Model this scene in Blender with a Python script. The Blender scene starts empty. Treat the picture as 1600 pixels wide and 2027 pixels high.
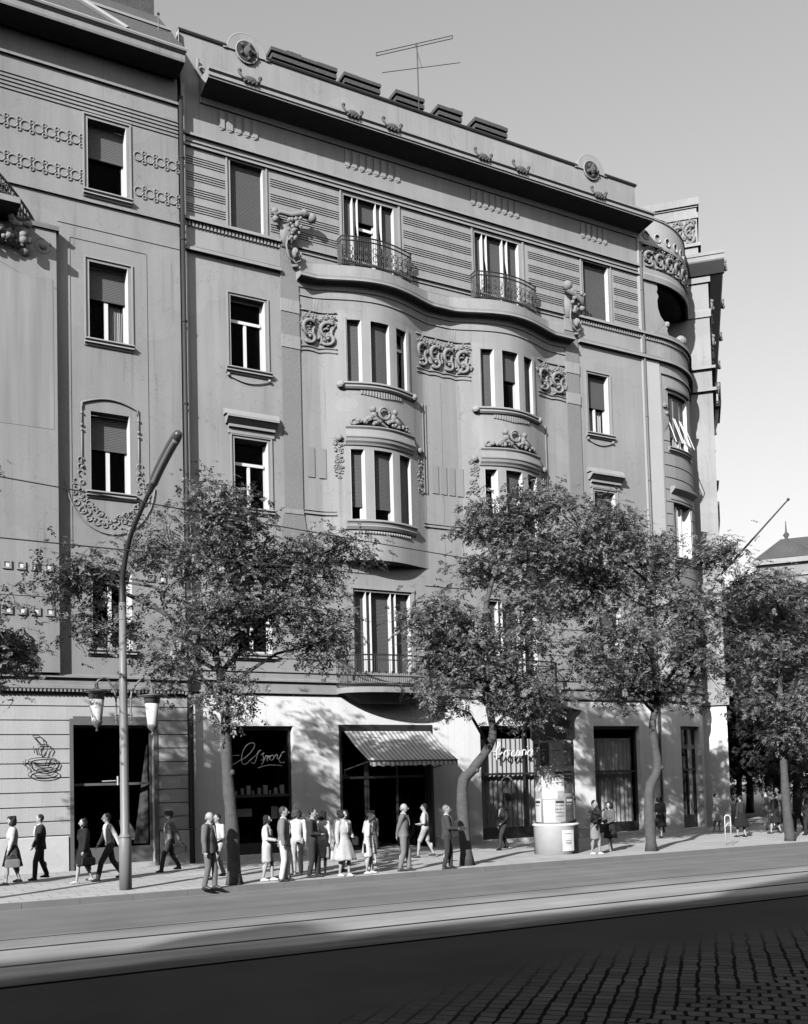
import bpy, bmesh, math, random
from mathutils import Vector, Matrix, noise
import numpy as np
S = bpy.context.scene
COL = S.collection
PI = math.pi
# ---------------------------------------------------------------- camera, sky, sun, exposure
S.render.engine = 'CYCLES'
S.cycles.diffuse_bounces = 0
S.render.resolution_x = 808; S.render.resolution_y = 1024
cam = bpy.data.cameras.new('camera'); camo = bpy.data.objects.new('camera', cam); COL.objects.link(camo)
cam.sensor_fit = 'HORIZONTAL'; cam.sensor_width = 36.0; cam.lens = 45.0
cam.shift_y = 0.2677; cam.clip_end = 2000; cam.clip_start = 0.1
CR = ((0.875011, -0.001741, -0.484100), (-0.483364, -0.058395, -0.873470), (-0.026748, 0.998292, -0.051938))
camo.matrix_world = Matrix([(CR[0][0], CR[0][1], CR[0][2], 0), (CR[1][0], CR[1][1], CR[1][2], 0), (CR[2][0], CR[2][1], CR[2][2], 2.3), (0, 0, 0, 1)])
S.camera = camo
SUNV = Vector((-1.38, -1.0, 0.85)).normalized()
w = bpy.data.worlds.new('World'); S.world = w; w.use_nodes = True
nt = w.node_tree; nt.nodes.clear()
sky = nt.nodes.new('ShaderNodeTexSky'); sky.sky_type = 'NISHITA'; sky.sun_disc = False
sky.sun_elevation = math.asin(SUNV.z); sky.sun_rotation = math.atan2(SUNV.x, SUNV.y) % (2 * PI)
sky.air_density = 1.6; sky.dust_density = 0.6; sky.ozone_density = 1.0; sky.altitude = 100
sep = nt.nodes.new('ShaderNodeSeparateColor')       # blue-sensitive monochrome film: its grey is the blue record of the sky
bg = nt.nodes.new('ShaderNodeBackground'); bg.inputs[1].default_value = 0.122
wo = nt.nodes.new('ShaderNodeOutputWorld')
nt.links.new(sky.outputs[0], sep.inputs[0]); nt.links.new(sep.outputs[2], bg.inputs[0]); nt.links.new(bg.outputs[0], wo.inputs[0])
sl = bpy.data.lights.new('sun', 'SUN'); sl.energy = 5.0; sl.angle = math.radians(0.55); sl.color = (1, 1, 1)
so = bpy.data.objects.new('sun', sl); COL.objects.link(so); so.rotation_euler = SUNV.to_track_quat('Z', 'Y').to_euler(); so.location = (-30, -20, 40)
S.view_settings.view_transform = 'Standard'; S.view_settings.look = 'None'; S.view_settings.exposure = 0.21; S.view_settings.gamma = 1.0
# ---------------------------------------------------------------- materials (all neutral greys: a black and white photograph)
def mat(name, v, rough=0.85, mott=0.12, scale=1.2, bump=0.0, bscale=40.0, metal=0.0, streak=0.0, spec=None, alpha=None, fine=0.08, crack=0):
    m = bpy.data.materials.new(name); m.use_nodes = True
    n = m.node_tree; b = n.nodes['Principled BSDF']; L = n.links
    b.inputs['Roughness'].default_value = rough; b.inputs['Metallic'].default_value = metal
    if spec is not None: b.inputs['Specular IOR Level'].default_value = spec
    tc = n.nodes.new('ShaderNodeTexCoord')
    def nz(s, det=6, vec=None):
        t = n.nodes.new('ShaderNodeTexNoise'); t.inputs['Scale'].default_value = s; t.inputs['Detail'].default_value = det
        L.new(vec or tc.outputs['Object'], t.inputs['Vector']); return t.outputs['Fac']
    def ma(op, a, c, d=None):
        q = n.nodes.new('ShaderNodeMath'); q.operation = op
        for i, x in enumerate((a, c) if d is None else (a, c, d)):
            if isinstance(x, (int, float)): q.inputs[i].default_value = x
            else: L.new(x, q.inputs[i])
        return q.outputs[0]
    f = ma('MULTIPLY_ADD', ma('SUBTRACT', nz(scale), 0.5), 2 * mott, 1.0)
    if fine: f = ma('MULTIPLY', f, ma('MULTIPLY_ADD', ma('SUBTRACT', nz(bscale, 3), 0.5), 2 * fine, 1.0))
    if streak:
        mp = n.nodes.new('ShaderNodeMapping'); mp.inputs['Scale'].default_value = (3.0, 3.0, 0.16); L.new(tc.outputs['Object'], mp.inputs['Vector'])
        f = ma('MULTIPLY', f, ma('MULTIPLY_ADD', ma('SUBTRACT', nz(1.0, 5, mp.outputs[0]), 0.5), 2 * streak, 1.0))
    if crack:
        wv = ma('ABSOLUTE', ma('SUBTRACT', nz(0.55, 9), 0.5), 0.0); f = ma('MULTIPLY', f, ma('MULTIPLY_ADD', ma('LESS_THAN', wv, 0.0016), -0.20, 1.0))
        pt = ma('GREATER_THAN', nz(0.28, 2), 0.60); f = ma('MULTIPLY', f, ma('MULTIPLY_ADD', pt, 0.07, 1.0))
        mp2 = n.nodes.new('ShaderNodeMapping'); mp2.inputs['Scale'].default_value = (7.0, 7.0, 0.30); L.new(tc.outputs['Object'], mp2.inputs['Vector'])
        rs = ma('MAXIMUM', ma('SUBTRACT', nz(1.0, 3, mp2.outputs[0]), 0.58), 0.0); f = ma('MULTIPLY', f, ma('MULTIPLY_ADD', rs, -1.3 * crack, 1.0))
    val = ma('MULTIPLY', f, v); val = ma('MINIMUM', val, 0.92)
    cb = n.nodes.new('ShaderNodeCombineColor')
    for i in range(3): L.new(val, cb.inputs[i])
    L.new(cb.outputs[0], b.inputs['Base Color'])
    if bump:
        bn = n.nodes.new('ShaderNodeBump'); bn.inputs['Strength'].default_value = 0.6; bn.inputs['Distance'].default_value = bump
        L.new(nz(bscale, 4), bn.inputs['Height']); L.new(bn.outputs[0], b.inputs['Normal'])
    return m
def wave_mat(name, v, freq, dist, dark=0.35, rough=0.7):        # roller shutters: horizontal slats in z
    m = mat(name, v, rough, 0.10, 2.0); n = m.node_tree; L = n.links; b = n.nodes['Principled BSDF']
    tc = n.nodes.new('ShaderNodeTexCoord'); sx = n.nodes.new('ShaderNodeSeparateXYZ'); L.new(tc.outputs['Object'], sx.inputs[0])
    a = n.nodes.new('ShaderNodeMath'); a.operation = 'MULTIPLY'; a.inputs[1].default_value = freq; L.new(sx.outputs[2], a.inputs[0])
    f = n.nodes.new('ShaderNodeMath'); f.operation = 'PINGPONG'; f.inputs[1].default_value = 1.0; L.new(a.outputs[0], f.inputs[0])
    bn = n.nodes.new('ShaderNodeBump'); bn.inputs['Strength'].default_value = 1.0; bn.inputs['Distance'].default_value = dist
    L.new(f.outputs[0], bn.inputs['Height']); L.new(bn.outputs[0], b.inputs['Normal']); return m
M = {}
M['stucco'] = mat('stucco', 0.33, 0.95, 0.16, 0.45, 0.008, 42, streak=0.20, fine=.18, crack=1)
M['stucco_left'] = mat('stucco_left', 0.29, 0.95, 0.16, 0.4, 0.008, 42, streak=0.20, fine=.18, crack=1)
M['stucco_flute'] = mat('stucco_flute', 0.285, 0.95, 0.12, 0.5, 0.006, 60, streak=0.55)
M['trim'] = mat('trim', 0.34, 0.9, 0.18, 1.1, 0.006, 40, streak=0.15, fine=.15)
M['light_trim'] = mat('light_trim', 0.50, 0.9, 0.08, 0.9, 0.003, 50)
M['rough'] = mat('rough_render', 0.25, 1.0, 0.10, 1.0, 0.03, 28, fine=0.2)
M['panel'] = mat('panel_render', 0.29, 1.0, 0.08, 1.0, 0.01, 40)
M['shopwall'] = mat('shopwall', 0.87, 0.8, 0.10, 0.6, 0.004, 30, streak=0.12, crack=.6)
M['stone'] = mat('ashlar', 0.50, 0.9, 0.14, 0.9, 0.006, 30, streak=0.14, fine=0.12)
M['plinth'] = mat('plinth', 0.62, 0.9, 0.18, 2.5, 0.006, 30)
M['relief'] = mat('relief', 0.27, 0.9, 0.22, 6.0, 0.01, 40)
M['soot'] = mat('sooty_relief', 0.10, 0.9, 0.3, 6.0, 0.01, 40)
M['white'] = mat('white_paint', 0.78, 0.5, 0.05, 2.0)
M['offwhite'] = mat('offwhite', 0.60, 0.6, 0.08, 2.0)
M['greypaint'] = mat('grey_paint', 0.15, 0.5, 0.08, 2.0)
M['shutter'] = wave_mat('roller_shutter', 0.10, 44, 0.010)
M['shutter_l'] = wave_mat('roller_shutter_left', 0.13, 40, 0.012)
M['iron'] = mat('wrought_iron', 0.03, 0.6, 0.2, 5.0)
M['darkmetal'] = mat('dark_metal', 0.05, 0.5, 0.2, 3.0)
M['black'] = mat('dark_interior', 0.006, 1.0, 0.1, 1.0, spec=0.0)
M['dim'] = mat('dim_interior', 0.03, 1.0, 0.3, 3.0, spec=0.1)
M['shopframe'] = mat('dark_shop_frame', 0.035, 0.45, 0.2, 3.0)
M['curtain'] = mat('curtain', 0.72, 1.0, 0.08, 3.0)
M['roof'] = mat('roof_tile', 0.09, 0.9, 0.35, 4.0, 0.03, 14, fine=0.3)
M['brick'] = mat('chimney_brick', 0.085, 0.95, 0.4, 5.0, 0.03, 12, fine=0.35)
M['zinc'] = mat('zinc', 0.34, 0.6, 0.1, 2.0)
M['bark'] = mat('bark', 0.105, 0.95, 0.35, 7.0, 0.03, 26, fine=0.25)
M['postpaint'] = mat('lamp_post_paint', 0.24, 0.45, 0.08, 4.0)
M['alu'] = mat('aluminium_lamp_head', 0.10, 0.35, 0.08, 4.0, metal=0.3)
M['opal'] = mat('opal_glass', 0.86, 0.25, 0.03, 3.0)
M['capdark'] = mat('lantern_cap', 0.16, 0.6, 0.1, 3.0)
M['lettering'] = mat('sign_tube_white', 0.80, 0.4, 0.05, 4.0)
M['signdark'] = mat('sign_tube_dark', 0.035, 0.5, 0.1, 4.0)
def glass(name, tint):
    m = bpy.data.materials.new(name); m.use_nodes = True; n = m.node_tree; n.nodes.clear(); L = n.links
    o = n.nodes.new('ShaderNodeOutputMaterial'); mi = n.nodes.new('ShaderNodeMixShader'); fr = n.nodes.new('ShaderNodeLayerWeight'); fr.inputs[0].default_value = 0.12
    t = n.nodes.new('ShaderNodeBsdfTransparent'); t.inputs[0].default_value = (tint, tint, tint, 1)
    g = n.nodes.new('ShaderNodeBsdfGlossy'); g.inputs['Roughness'].default_value = 0.02
    L.new(fr.outputs[0], mi.inputs[0]); L.new(t.outputs[0], mi.inputs[1]); L.new(g.outputs[0], mi.inputs[2]); L.new(mi.outputs[0], o.inputs[0]); return m
M['glass'] = glass('window_glass', 0.75)
def leafmat(name, v):
    m = bpy.data.materials.new(name); m.use_nodes = True; n = m.node_tree; n.nodes.clear(); L = n.links
    o = n.nodes.new('ShaderNodeOutputMaterial'); mi = n.nodes.new('ShaderNodeMixShader'); mi.inputs[0].default_value = 0.22
    ge = n.nodes.new('ShaderNodeNewGeometry'); mr = n.nodes.new('ShaderNodeMapRange')
    mr.inputs['To Min'].default_value = v * 0.35; mr.inputs['To Max'].default_value = v * 1.75; L.new(ge.outputs['Random Per Island'], mr.inputs['Value'])
    d = n.nodes.new('ShaderNodeBsdfPrincipled'); d.inputs['Roughness'].default_value = 0.5; t = n.nodes.new('ShaderNodeBsdfTranslucent')
    cb = n.nodes.new('ShaderNodeCombineColor')
    for i in range(3): L.new(mr.outputs[0], cb.inputs[i])
    L.new(cb.outputs[0], d.inputs['Base Color']); L.new(cb.outputs[0], t.inputs[0])
    L.new(d.outputs[0], mi.inputs[1]); L.new(t.outputs[0], mi.inputs[2]); L.new(mi.outputs[0], o.inputs[0]); return m
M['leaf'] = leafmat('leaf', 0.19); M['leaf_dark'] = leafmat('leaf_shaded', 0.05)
# ---------------------------------------------------------------- object helpers
def tag(o, label=None, cat=None, group=None, kind=None):
    if label: o['label'] = label
    if cat: o['category'] = cat
    if group: o['group'] = group
    if kind: o['kind'] = kind
    return o
def empty(name, loc, label, cat, group=None, rz=0):
    o = bpy.data.objects.new(name, None); COL.objects.link(o); o.location = loc; o.rotation_euler = (0, 0, rz)
    o.empty_display_size = 0.3
    return tag(o, label, cat, group)
def put(name, me, m, parent=None):
    o = bpy.data.objects.new(name, me); COL.objects.link(o)
    for x in (m if isinstance(m, (list, tuple)) else [m]): me.materials.append(x)
    if parent is not None:
        o.parent = parent
        p = parent; off = Matrix.Identity(4)
        o.matrix_parent_inverse = wm(parent).inverted()
    return o
def wm(o):   # world matrix without a depsgraph update
    b = o.matrix_basis.copy()
    return (wm(o.parent) @ o.matrix_parent_inverse @ b) if o.parent else b
ID = lambda s, d, z: (s, -d, z)
SPLIT = {'door_surround', 'pilaster_band', 'quoin_strip', 'corner_strip', 'wall_fillet', 'sill_fringe', 'hole_moulding'}
class MB:
    """mesh collector: coordinates are (s along the wall, d outwards, z up) and go through the warp W"""
    def __init__(self, W=None): self.v = []; self.f = []; self.W = W; self.st = []
    def quad(self, a, b, c, d): i = len(self.v); self.v += [a, b, c, d]; self.f.append((i, i + 1, i + 2, i + 3))
    def grid(self, rows, close=False, cap=False):
        i = len(self.v); n = len(rows[0]); self.st.append((i, len(self.f)))
        for r in rows: self.v += r
        for a in range(len(rows) - 1):
            for b in range(n if close else n - 1):
                c = (b + 1) % n; self.f.append((i + a * n + b, i + a * n + c, i + (a + 1) * n + c, i + (a + 1) * n + b))
        if cap:
            self.f.append(tuple(i + b for b in range(n))); self.f.append(tuple(i + (len(rows) - 1) * n + b for b in reversed(range(n))))
    def sweep(self, s0, s1, prof, step=0.25):           # prof: closed list of (d, z), extruded along s
        n = max(1, int(math.ceil(abs(s1 - s0) / step)))
        self.grid([[(s0 + (s1 - s0) * k / n, d, z) for d, z in prof] for k in range(n + 1)], True, True)
    def box(self, s0, s1, d0, d1, z0, z1, step=0.25): self.sweep(s0, s1, [(d0, z0), (d1, z0), (d1, z1), (d0, z1)], step)
    def tube(self, pts, r, n=6, cap=True):
        P = [Vector(p) for p in pts]; rr = r if isinstance(r, (list, tuple)) else [r] * len(P)
        rows = []; up = None
        for k, p in enumerate(P):
            t = (P[min(k + 1, len(P) - 1)] - P[max(k - 1, 0)])
            if t.length < 1e-7: t = Vector((0, 0, 1))
            t.normalize()
            if up is None: up = Vector((0, 0, 1)) if abs(t.z) < 0.9 else Vector((1, 0, 0))
            a = t.cross(up)
            if a.length < 1e-5: a = t.cross(Vector((0.3, 1, 0.2)))
            a.normalize(); b = a.cross(t).normalized(); up = b
            rows.append([tuple(p + rr[k] * (math.cos(2 * PI * q / n) * a + math.sin(2 * PI * q / n) * b)) for q in range(n)])
        self.grid(rows, True, cap)
    def ball(self, c, r, sc=(1, 1, 1), n=8):
        rows = []
        for a in range(n // 2 + 1):
            th = PI * a / (n // 2); q = max(math.sin(th), 0.02)
            rows.append([(c[0] + r * sc[0] * q * math.cos(2 * PI * k / n), c[1] + r * sc[1] * q * math.sin(2 * PI * k / n), c[2] + r * sc[2] * math.cos(th)) for k in range(n)])
        self.grid(rows, True, True)
    def lathe(self, c, prof, n=20):                       # prof: (radius, z) bottom to top
        self.grid([[(c[0] + r * math.cos(2 * PI * k / n), c[1] + r * math.sin(2 * PI * k / n), c[2] + z) for k in range(n)] for r, z in prof], True, True)
    def ring(self, c, R, r, n=16, m=6, sc=1.0, a0=0, a1=2 * PI):  # torus lying in the wall plane (s,z)
        self.tube([(c[0] + R * math.cos(a0 + (a1 - a0) * k / n), c[1], c[2] + sc * R * math.sin(a0 + (a1 - a0) * k / n)) for k in range(n + 1)], r, m)
    def build(self, name, m, parent=None, smooth=False, label=None):
        if name in SPLIT and len(self.st) > 1:           # every piece an object of its own
            ends = self.st[1:] + [(len(self.v), len(self.f))]
            for (a, fa), (b, fb) in zip(self.st, ends):
                q = MB(self.W); q.v = self.v[a:b]; q.f = [tuple(x - a for x in f) for f in self.f[fa:fb]]; r = q.build(name, m, parent, smooth, label)
            return r
        W = self.W
        vs = [W(*p) for p in self.v] if W else self.v
        me = bpy.data.meshes.new(name); me.from_pydata([tuple(x) for x in vs], [], self.f)
        bm = bmesh.new(); bm.from_mesh(me)
        bmesh.ops.recalc_face_normals(bm, faces=bm.faces)
        bm.to_mesh(me); bm.free()
        if smooth:
            for p in me.polygons: p.use_smooth = True
        if parent is not None and parent.type == 'EMPTY' or parent is None: pass
        o = put(name, me, m, parent)
        if label: o['label'] = label
        return o
def wall(mb, s0, s1, z0, z1, ops, depth=0.35, d=0.0, step=0.3):
    """wall sheet with openings (a,b,za,zb[,depth]) and their reveals"""
    sb = {s0, s1}; zb = {z0, z1}
    for o in ops: sb |= {max(s0, o[0]), min(s1, o[1])}; zb |= {max(z0, o[2]), min(z1, o[3])}
    sb = sorted(sb); zb = sorted(zb); ss = [sb[0]]
    for a, b in zip(sb, sb[1:]):
        n = max(1, int(math.ceil((b - a) / step))); ss += [a + (b - a) * k / n for k in range(1, n + 1)]
    for a, b in zip(ss, ss[1:]):
        for c, e in zip(zb, zb[1:]):
            m_, q = (a + b) / 2, (c + e) / 2
            if any(o[0] < m_ < o[1] and o[2] < q < o[3] for o in ops): continue
            mb.quad((a, d, c), (b, d, c), (b, d, e), (a, d, e))
    for o in ops:
        D = d - (o[4] if len(o) > 4 else depth); a, b, c, e = max(s0, o[0]), min(s1, o[1]), max(z0, o[2]), min(z1, o[3])
        n = max(1, int(math.ceil((b - a) / step)))
        mb.quad((a, d, c), (a, D, c), (a, D, e), (a, d, e)); mb.quad((b, d, c), (b, D, c), (b, D, e), (b, d, e))
        for k in range(n):
            p, q = a + (b - a) * k / n, a + (b - a) * (k + 1) / n
            if o[3] <= z1: mb.quad((p, d, e), (q, d, e), (q, D, e), (p, D, e))
            if o[2] >= z0: mb.quad((p, d, c), (q, d, c), (q, D, c), (p, D, c))
R = random.Random(7)
# ================================================================ GROUND
KY = 22.05; RZ = -0.12
def groundmat(name, v, kind):
    m = mat(name, v, 0.9, 0.16, 0.35, 0.006, 45, fine=0.14, spec=0.05 if kind == 'sett' else 0.3); n = m.node_tree; L = n.links; b = n.nodes['Principled BSDF']
    tc = n.nodes.new('ShaderNodeTexCoord')
    def ma(op, *a):
        q = n.nodes.new('ShaderNodeMath'); q.operation = op
        for i, x in enumerate(a):
            if isinstance(x, (int, float)): q.inputs[i].default_value = x
            else: L.new(x, q.inputs[i])
        return q.outputs[0]
    def nz(s, vec=None, det=4):
        t = n.nodes.new('ShaderNodeTexNoise'); t.inputs['Scale'].default_value = s; t.inputs['Detail'].default_value = det
        L.new(vec or tc.outputs['Object'], t.inputs['Vector']); return t.outputs['Fac']
    src = b.inputs['Base Color'].links[0].from_socket
    def mulcol(f):
        nonlocal src
        mi = n.nodes.new('ShaderNodeMix'); mi.data_type = 'RGBA'; mi.blend_type = 'MULTIPLY'; mi.inputs[0].default_value = 1.0
        cb = n.nodes.new('ShaderNodeCombineColor')
        for i in range(3): L.new(f, cb.inputs[i])
        L.new(src, mi.inputs[6]); L.new(cb.outputs[0], mi.inputs[7]); src = mi.outputs[2]
    if kind == 'slab':
        br = n.nodes.new('ShaderNodeTexBrick'); br.inputs['Scale'].default_value = 1.0; br.inputs['Mortar Size'].default_value = 0.012
        br.inputs['Brick Width'].default_value = 0.6; br.inputs['Row Height'].default_value = 0.6
        br.inputs[1].default_value = (1, 1, 1, 1); br.inputs[2].default_value = (.86, .86, .86, 1); br.inputs[3].default_value = (.5, .5, .5, 1)
        L.new(tc.outputs['Object'], br.inputs['Vector']); se = n.nodes.new('ShaderNodeSeparateColor'); L.new(br.outputs[0], se.inputs[0]); mulcol(se.outputs[0])
    if kind == 'track':     # paler worn bed, tarred far margin; near margin darkened to paint in the houses' shade
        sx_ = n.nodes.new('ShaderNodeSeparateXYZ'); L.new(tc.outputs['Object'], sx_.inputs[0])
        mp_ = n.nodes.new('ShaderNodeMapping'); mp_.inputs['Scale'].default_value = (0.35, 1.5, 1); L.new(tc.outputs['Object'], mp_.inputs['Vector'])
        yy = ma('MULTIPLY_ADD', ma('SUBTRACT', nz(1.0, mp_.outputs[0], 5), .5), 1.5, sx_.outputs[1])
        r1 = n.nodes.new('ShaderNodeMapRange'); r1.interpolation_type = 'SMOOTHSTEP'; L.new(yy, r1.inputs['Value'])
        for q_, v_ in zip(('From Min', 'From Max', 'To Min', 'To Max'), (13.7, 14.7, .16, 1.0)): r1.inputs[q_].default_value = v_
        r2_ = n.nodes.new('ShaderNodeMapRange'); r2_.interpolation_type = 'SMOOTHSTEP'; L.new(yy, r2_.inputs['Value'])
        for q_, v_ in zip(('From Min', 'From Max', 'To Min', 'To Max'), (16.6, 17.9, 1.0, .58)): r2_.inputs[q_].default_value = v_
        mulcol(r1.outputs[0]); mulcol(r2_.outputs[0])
    if kind in ('road', 'track'):      # wheel-worn bands along the street and tar patches
        mp = n.nodes.new('ShaderNodeMapping'); mp.inputs['Scale'].default_value = (0.05, 1.6, 1); L.new(tc.outputs['Object'], mp.inputs['Vector'])
        mulcol(ma('MULTIPLY_ADD', nz(1.0, mp.outputs[0], 5), 0.9, 0.55)); mulcol(ma('MULTIPLY_ADD', nz(0.8), 0.5, 0.75))
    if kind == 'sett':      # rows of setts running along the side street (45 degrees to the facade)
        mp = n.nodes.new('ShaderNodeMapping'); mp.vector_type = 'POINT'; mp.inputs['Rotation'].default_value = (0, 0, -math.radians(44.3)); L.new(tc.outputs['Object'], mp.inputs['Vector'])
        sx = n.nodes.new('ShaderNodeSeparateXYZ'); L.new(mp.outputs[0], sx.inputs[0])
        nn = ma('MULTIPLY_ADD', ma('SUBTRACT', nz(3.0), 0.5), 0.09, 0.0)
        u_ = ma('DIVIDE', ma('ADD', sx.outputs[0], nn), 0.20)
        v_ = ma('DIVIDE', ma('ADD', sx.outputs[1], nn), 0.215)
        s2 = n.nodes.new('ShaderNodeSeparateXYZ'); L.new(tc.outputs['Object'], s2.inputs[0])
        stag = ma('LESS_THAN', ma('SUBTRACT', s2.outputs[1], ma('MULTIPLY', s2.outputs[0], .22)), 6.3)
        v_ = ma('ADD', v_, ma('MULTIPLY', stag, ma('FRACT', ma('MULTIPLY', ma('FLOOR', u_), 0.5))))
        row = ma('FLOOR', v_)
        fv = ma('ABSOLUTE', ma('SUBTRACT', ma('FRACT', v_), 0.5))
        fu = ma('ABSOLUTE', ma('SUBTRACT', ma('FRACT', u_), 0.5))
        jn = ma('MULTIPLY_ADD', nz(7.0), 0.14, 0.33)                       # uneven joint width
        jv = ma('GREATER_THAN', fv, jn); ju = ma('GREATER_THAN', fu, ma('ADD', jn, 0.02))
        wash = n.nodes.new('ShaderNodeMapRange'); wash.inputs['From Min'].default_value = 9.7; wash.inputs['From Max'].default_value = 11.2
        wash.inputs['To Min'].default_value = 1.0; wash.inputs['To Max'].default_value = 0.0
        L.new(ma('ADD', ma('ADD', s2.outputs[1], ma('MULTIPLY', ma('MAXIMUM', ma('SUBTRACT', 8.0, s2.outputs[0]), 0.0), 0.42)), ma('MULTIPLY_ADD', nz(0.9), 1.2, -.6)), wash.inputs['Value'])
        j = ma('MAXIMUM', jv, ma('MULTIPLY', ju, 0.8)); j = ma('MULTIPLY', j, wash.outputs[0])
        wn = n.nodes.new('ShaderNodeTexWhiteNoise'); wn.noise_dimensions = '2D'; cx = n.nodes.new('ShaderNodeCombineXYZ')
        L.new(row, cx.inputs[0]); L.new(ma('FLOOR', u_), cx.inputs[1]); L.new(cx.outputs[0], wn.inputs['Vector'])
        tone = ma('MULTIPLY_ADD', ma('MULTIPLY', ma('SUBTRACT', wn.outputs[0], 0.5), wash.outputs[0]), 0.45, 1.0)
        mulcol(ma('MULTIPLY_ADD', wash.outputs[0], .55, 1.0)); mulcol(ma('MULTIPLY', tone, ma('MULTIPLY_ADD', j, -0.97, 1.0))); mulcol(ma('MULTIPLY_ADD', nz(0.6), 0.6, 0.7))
        bn = n.nodes.new('ShaderNodeBump'); bn.inputs['Distance'].default_value = 0.03; bn.inputs['Strength'].default_value = 0.8
        L.new(ma('MULTIPLY', j, -1.0), bn.inputs['Height']); L.new(bn.outputs[0], b.inputs['Normal'])
    L.new(src, b.inputs['Base Color']); return m
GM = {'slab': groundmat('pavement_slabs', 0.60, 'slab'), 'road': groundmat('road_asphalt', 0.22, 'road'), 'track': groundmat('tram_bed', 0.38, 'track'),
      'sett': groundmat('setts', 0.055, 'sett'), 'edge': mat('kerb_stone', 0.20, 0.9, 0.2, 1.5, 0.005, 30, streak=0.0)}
def sheet(name, x0, x1, y0, y1, z, m, nx=1, ny=1):
    mb = MB(); mb.grid([[(x0 + (x1 - x0) * i / nx, y0 + (y1 - y0) * j / ny, z) for i in range(nx + 1)] for j in range(ny + 1)])
    return tag(mb.build(name, m), kind='structure')
sheet('ground', -600, 600, -600, 900, RZ - 0.02, M['roof'])
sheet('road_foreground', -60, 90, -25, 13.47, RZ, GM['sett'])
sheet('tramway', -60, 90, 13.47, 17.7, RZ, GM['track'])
sheet('road', -60, 90, 17.7, KY, RZ, GM['road'])
mb = MB(); mb.grid([[(-60, KY + .28, 0), (90, KY + .28, 0)], [(-60, 140, 0), (90, 140, 0)]]); tag(mb.build('pavement', GM['slab']), kind='structure')
mb = MB(); r_ = random.Random(3); x = -40.0
while x < 75:
    l = 0.9 + 0.5 * r_.random(); mb.box(x + .004, x + l - .004, -(KY + .28), -(KY + 0.012 * r_.random()), RZ - .1, 0.004 * r_.random() + .001, 3); x += l
mb.W = ID; tag(mb.build('kerb', GM['edge']), kind='structure')
mb = MB(ID)                                    # lighter gutter strip under the kerb
mb.box(-40, 75, -(KY - .002), -(KY - .16), RZ - .05, RZ + .006, 5); tag(mb.build('gutter', mat('gutter', 0.26, 0.9, 0.2, 1.0, 0.004, 40)), kind='structure')
mb = MB(ID)
for y, wd in ((16.6, .055), (15.03, .055)):
    mb.box(-50, 85, -y - wd, -y - .02, RZ - .05, RZ + .009, 10); mb.box(-50, 85, -y + .02, -y + .04, RZ - .05, RZ + .006, 10)
tag(mb.build('tram_rail', mat('rail_steel', 0.12, 0.4, 0.2, 2.0, metal=0.6)), kind='structure')
mb = MB(ID)
for y, wd in ((16.6, .022), (15.03, .022), (17.72, .014), (13.45, .06)): mb.box(-50, 85, -y - wd, -y + wd * .9, RZ - .05, RZ + .0045, 10)
tag(mb.build('rail_groove', M['black']), kind='structure')
# ================================================================ WALL PATHS
C1, C2 = 15.80, 21.15                               # centre lines of the two bays
def bulge(s, z):
    if not 9.65 < z < 19.62: return 0.0
    o = 0.0
    for c in (C1, C2):
        u = abs(s - c); w_ = 2.0 + .25 * min(1, max(0, (z - 18.0) / .5))
        if u < w_: o = max(o, 0.58 * (0.5 + 0.5 * math.cos(PI * u / w_)) ** 0.62)
    return o
TS, TR = 28.9, 4.0                                   # the corner turns 45 degrees on a 4 m radius
def W2(s, d, z):
    d = d + (bulge(s, z) if s < 25 else 0)
    if s <= TS: return (s, 30.0 - d, z)
    a = min((s - TS) / TR, PI / 4); x, y = TS + TR * math.sin(a), 34.0 - TR * math.cos(a); nx, ny = math.sin(a), -math.cos(a)
    r = s - TS - TR * PI / 4
    if r > 0: x += r * .70711; y += r * .70711
    return (x + nx * d, y + ny * d, z)
W1 = lambda s, d, z: (s, 29.85 - d, z)
K = Vector((33.29, 31.31)); EV = Vector((.70711, .70711)); OV = Vector((.70711, -.70711))
def WE(s, d, z):      # end face of the projecting pavilion: s from -1.9 (inner) to 0 (street corner), outward towards the camera
    p = K + OV * s - EV * d; return (p.x, p.y, z)
def WS(s, d, z):      # side-street front
    p = K + EV * s + OV * d; return (p.x, p.y, z)
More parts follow.
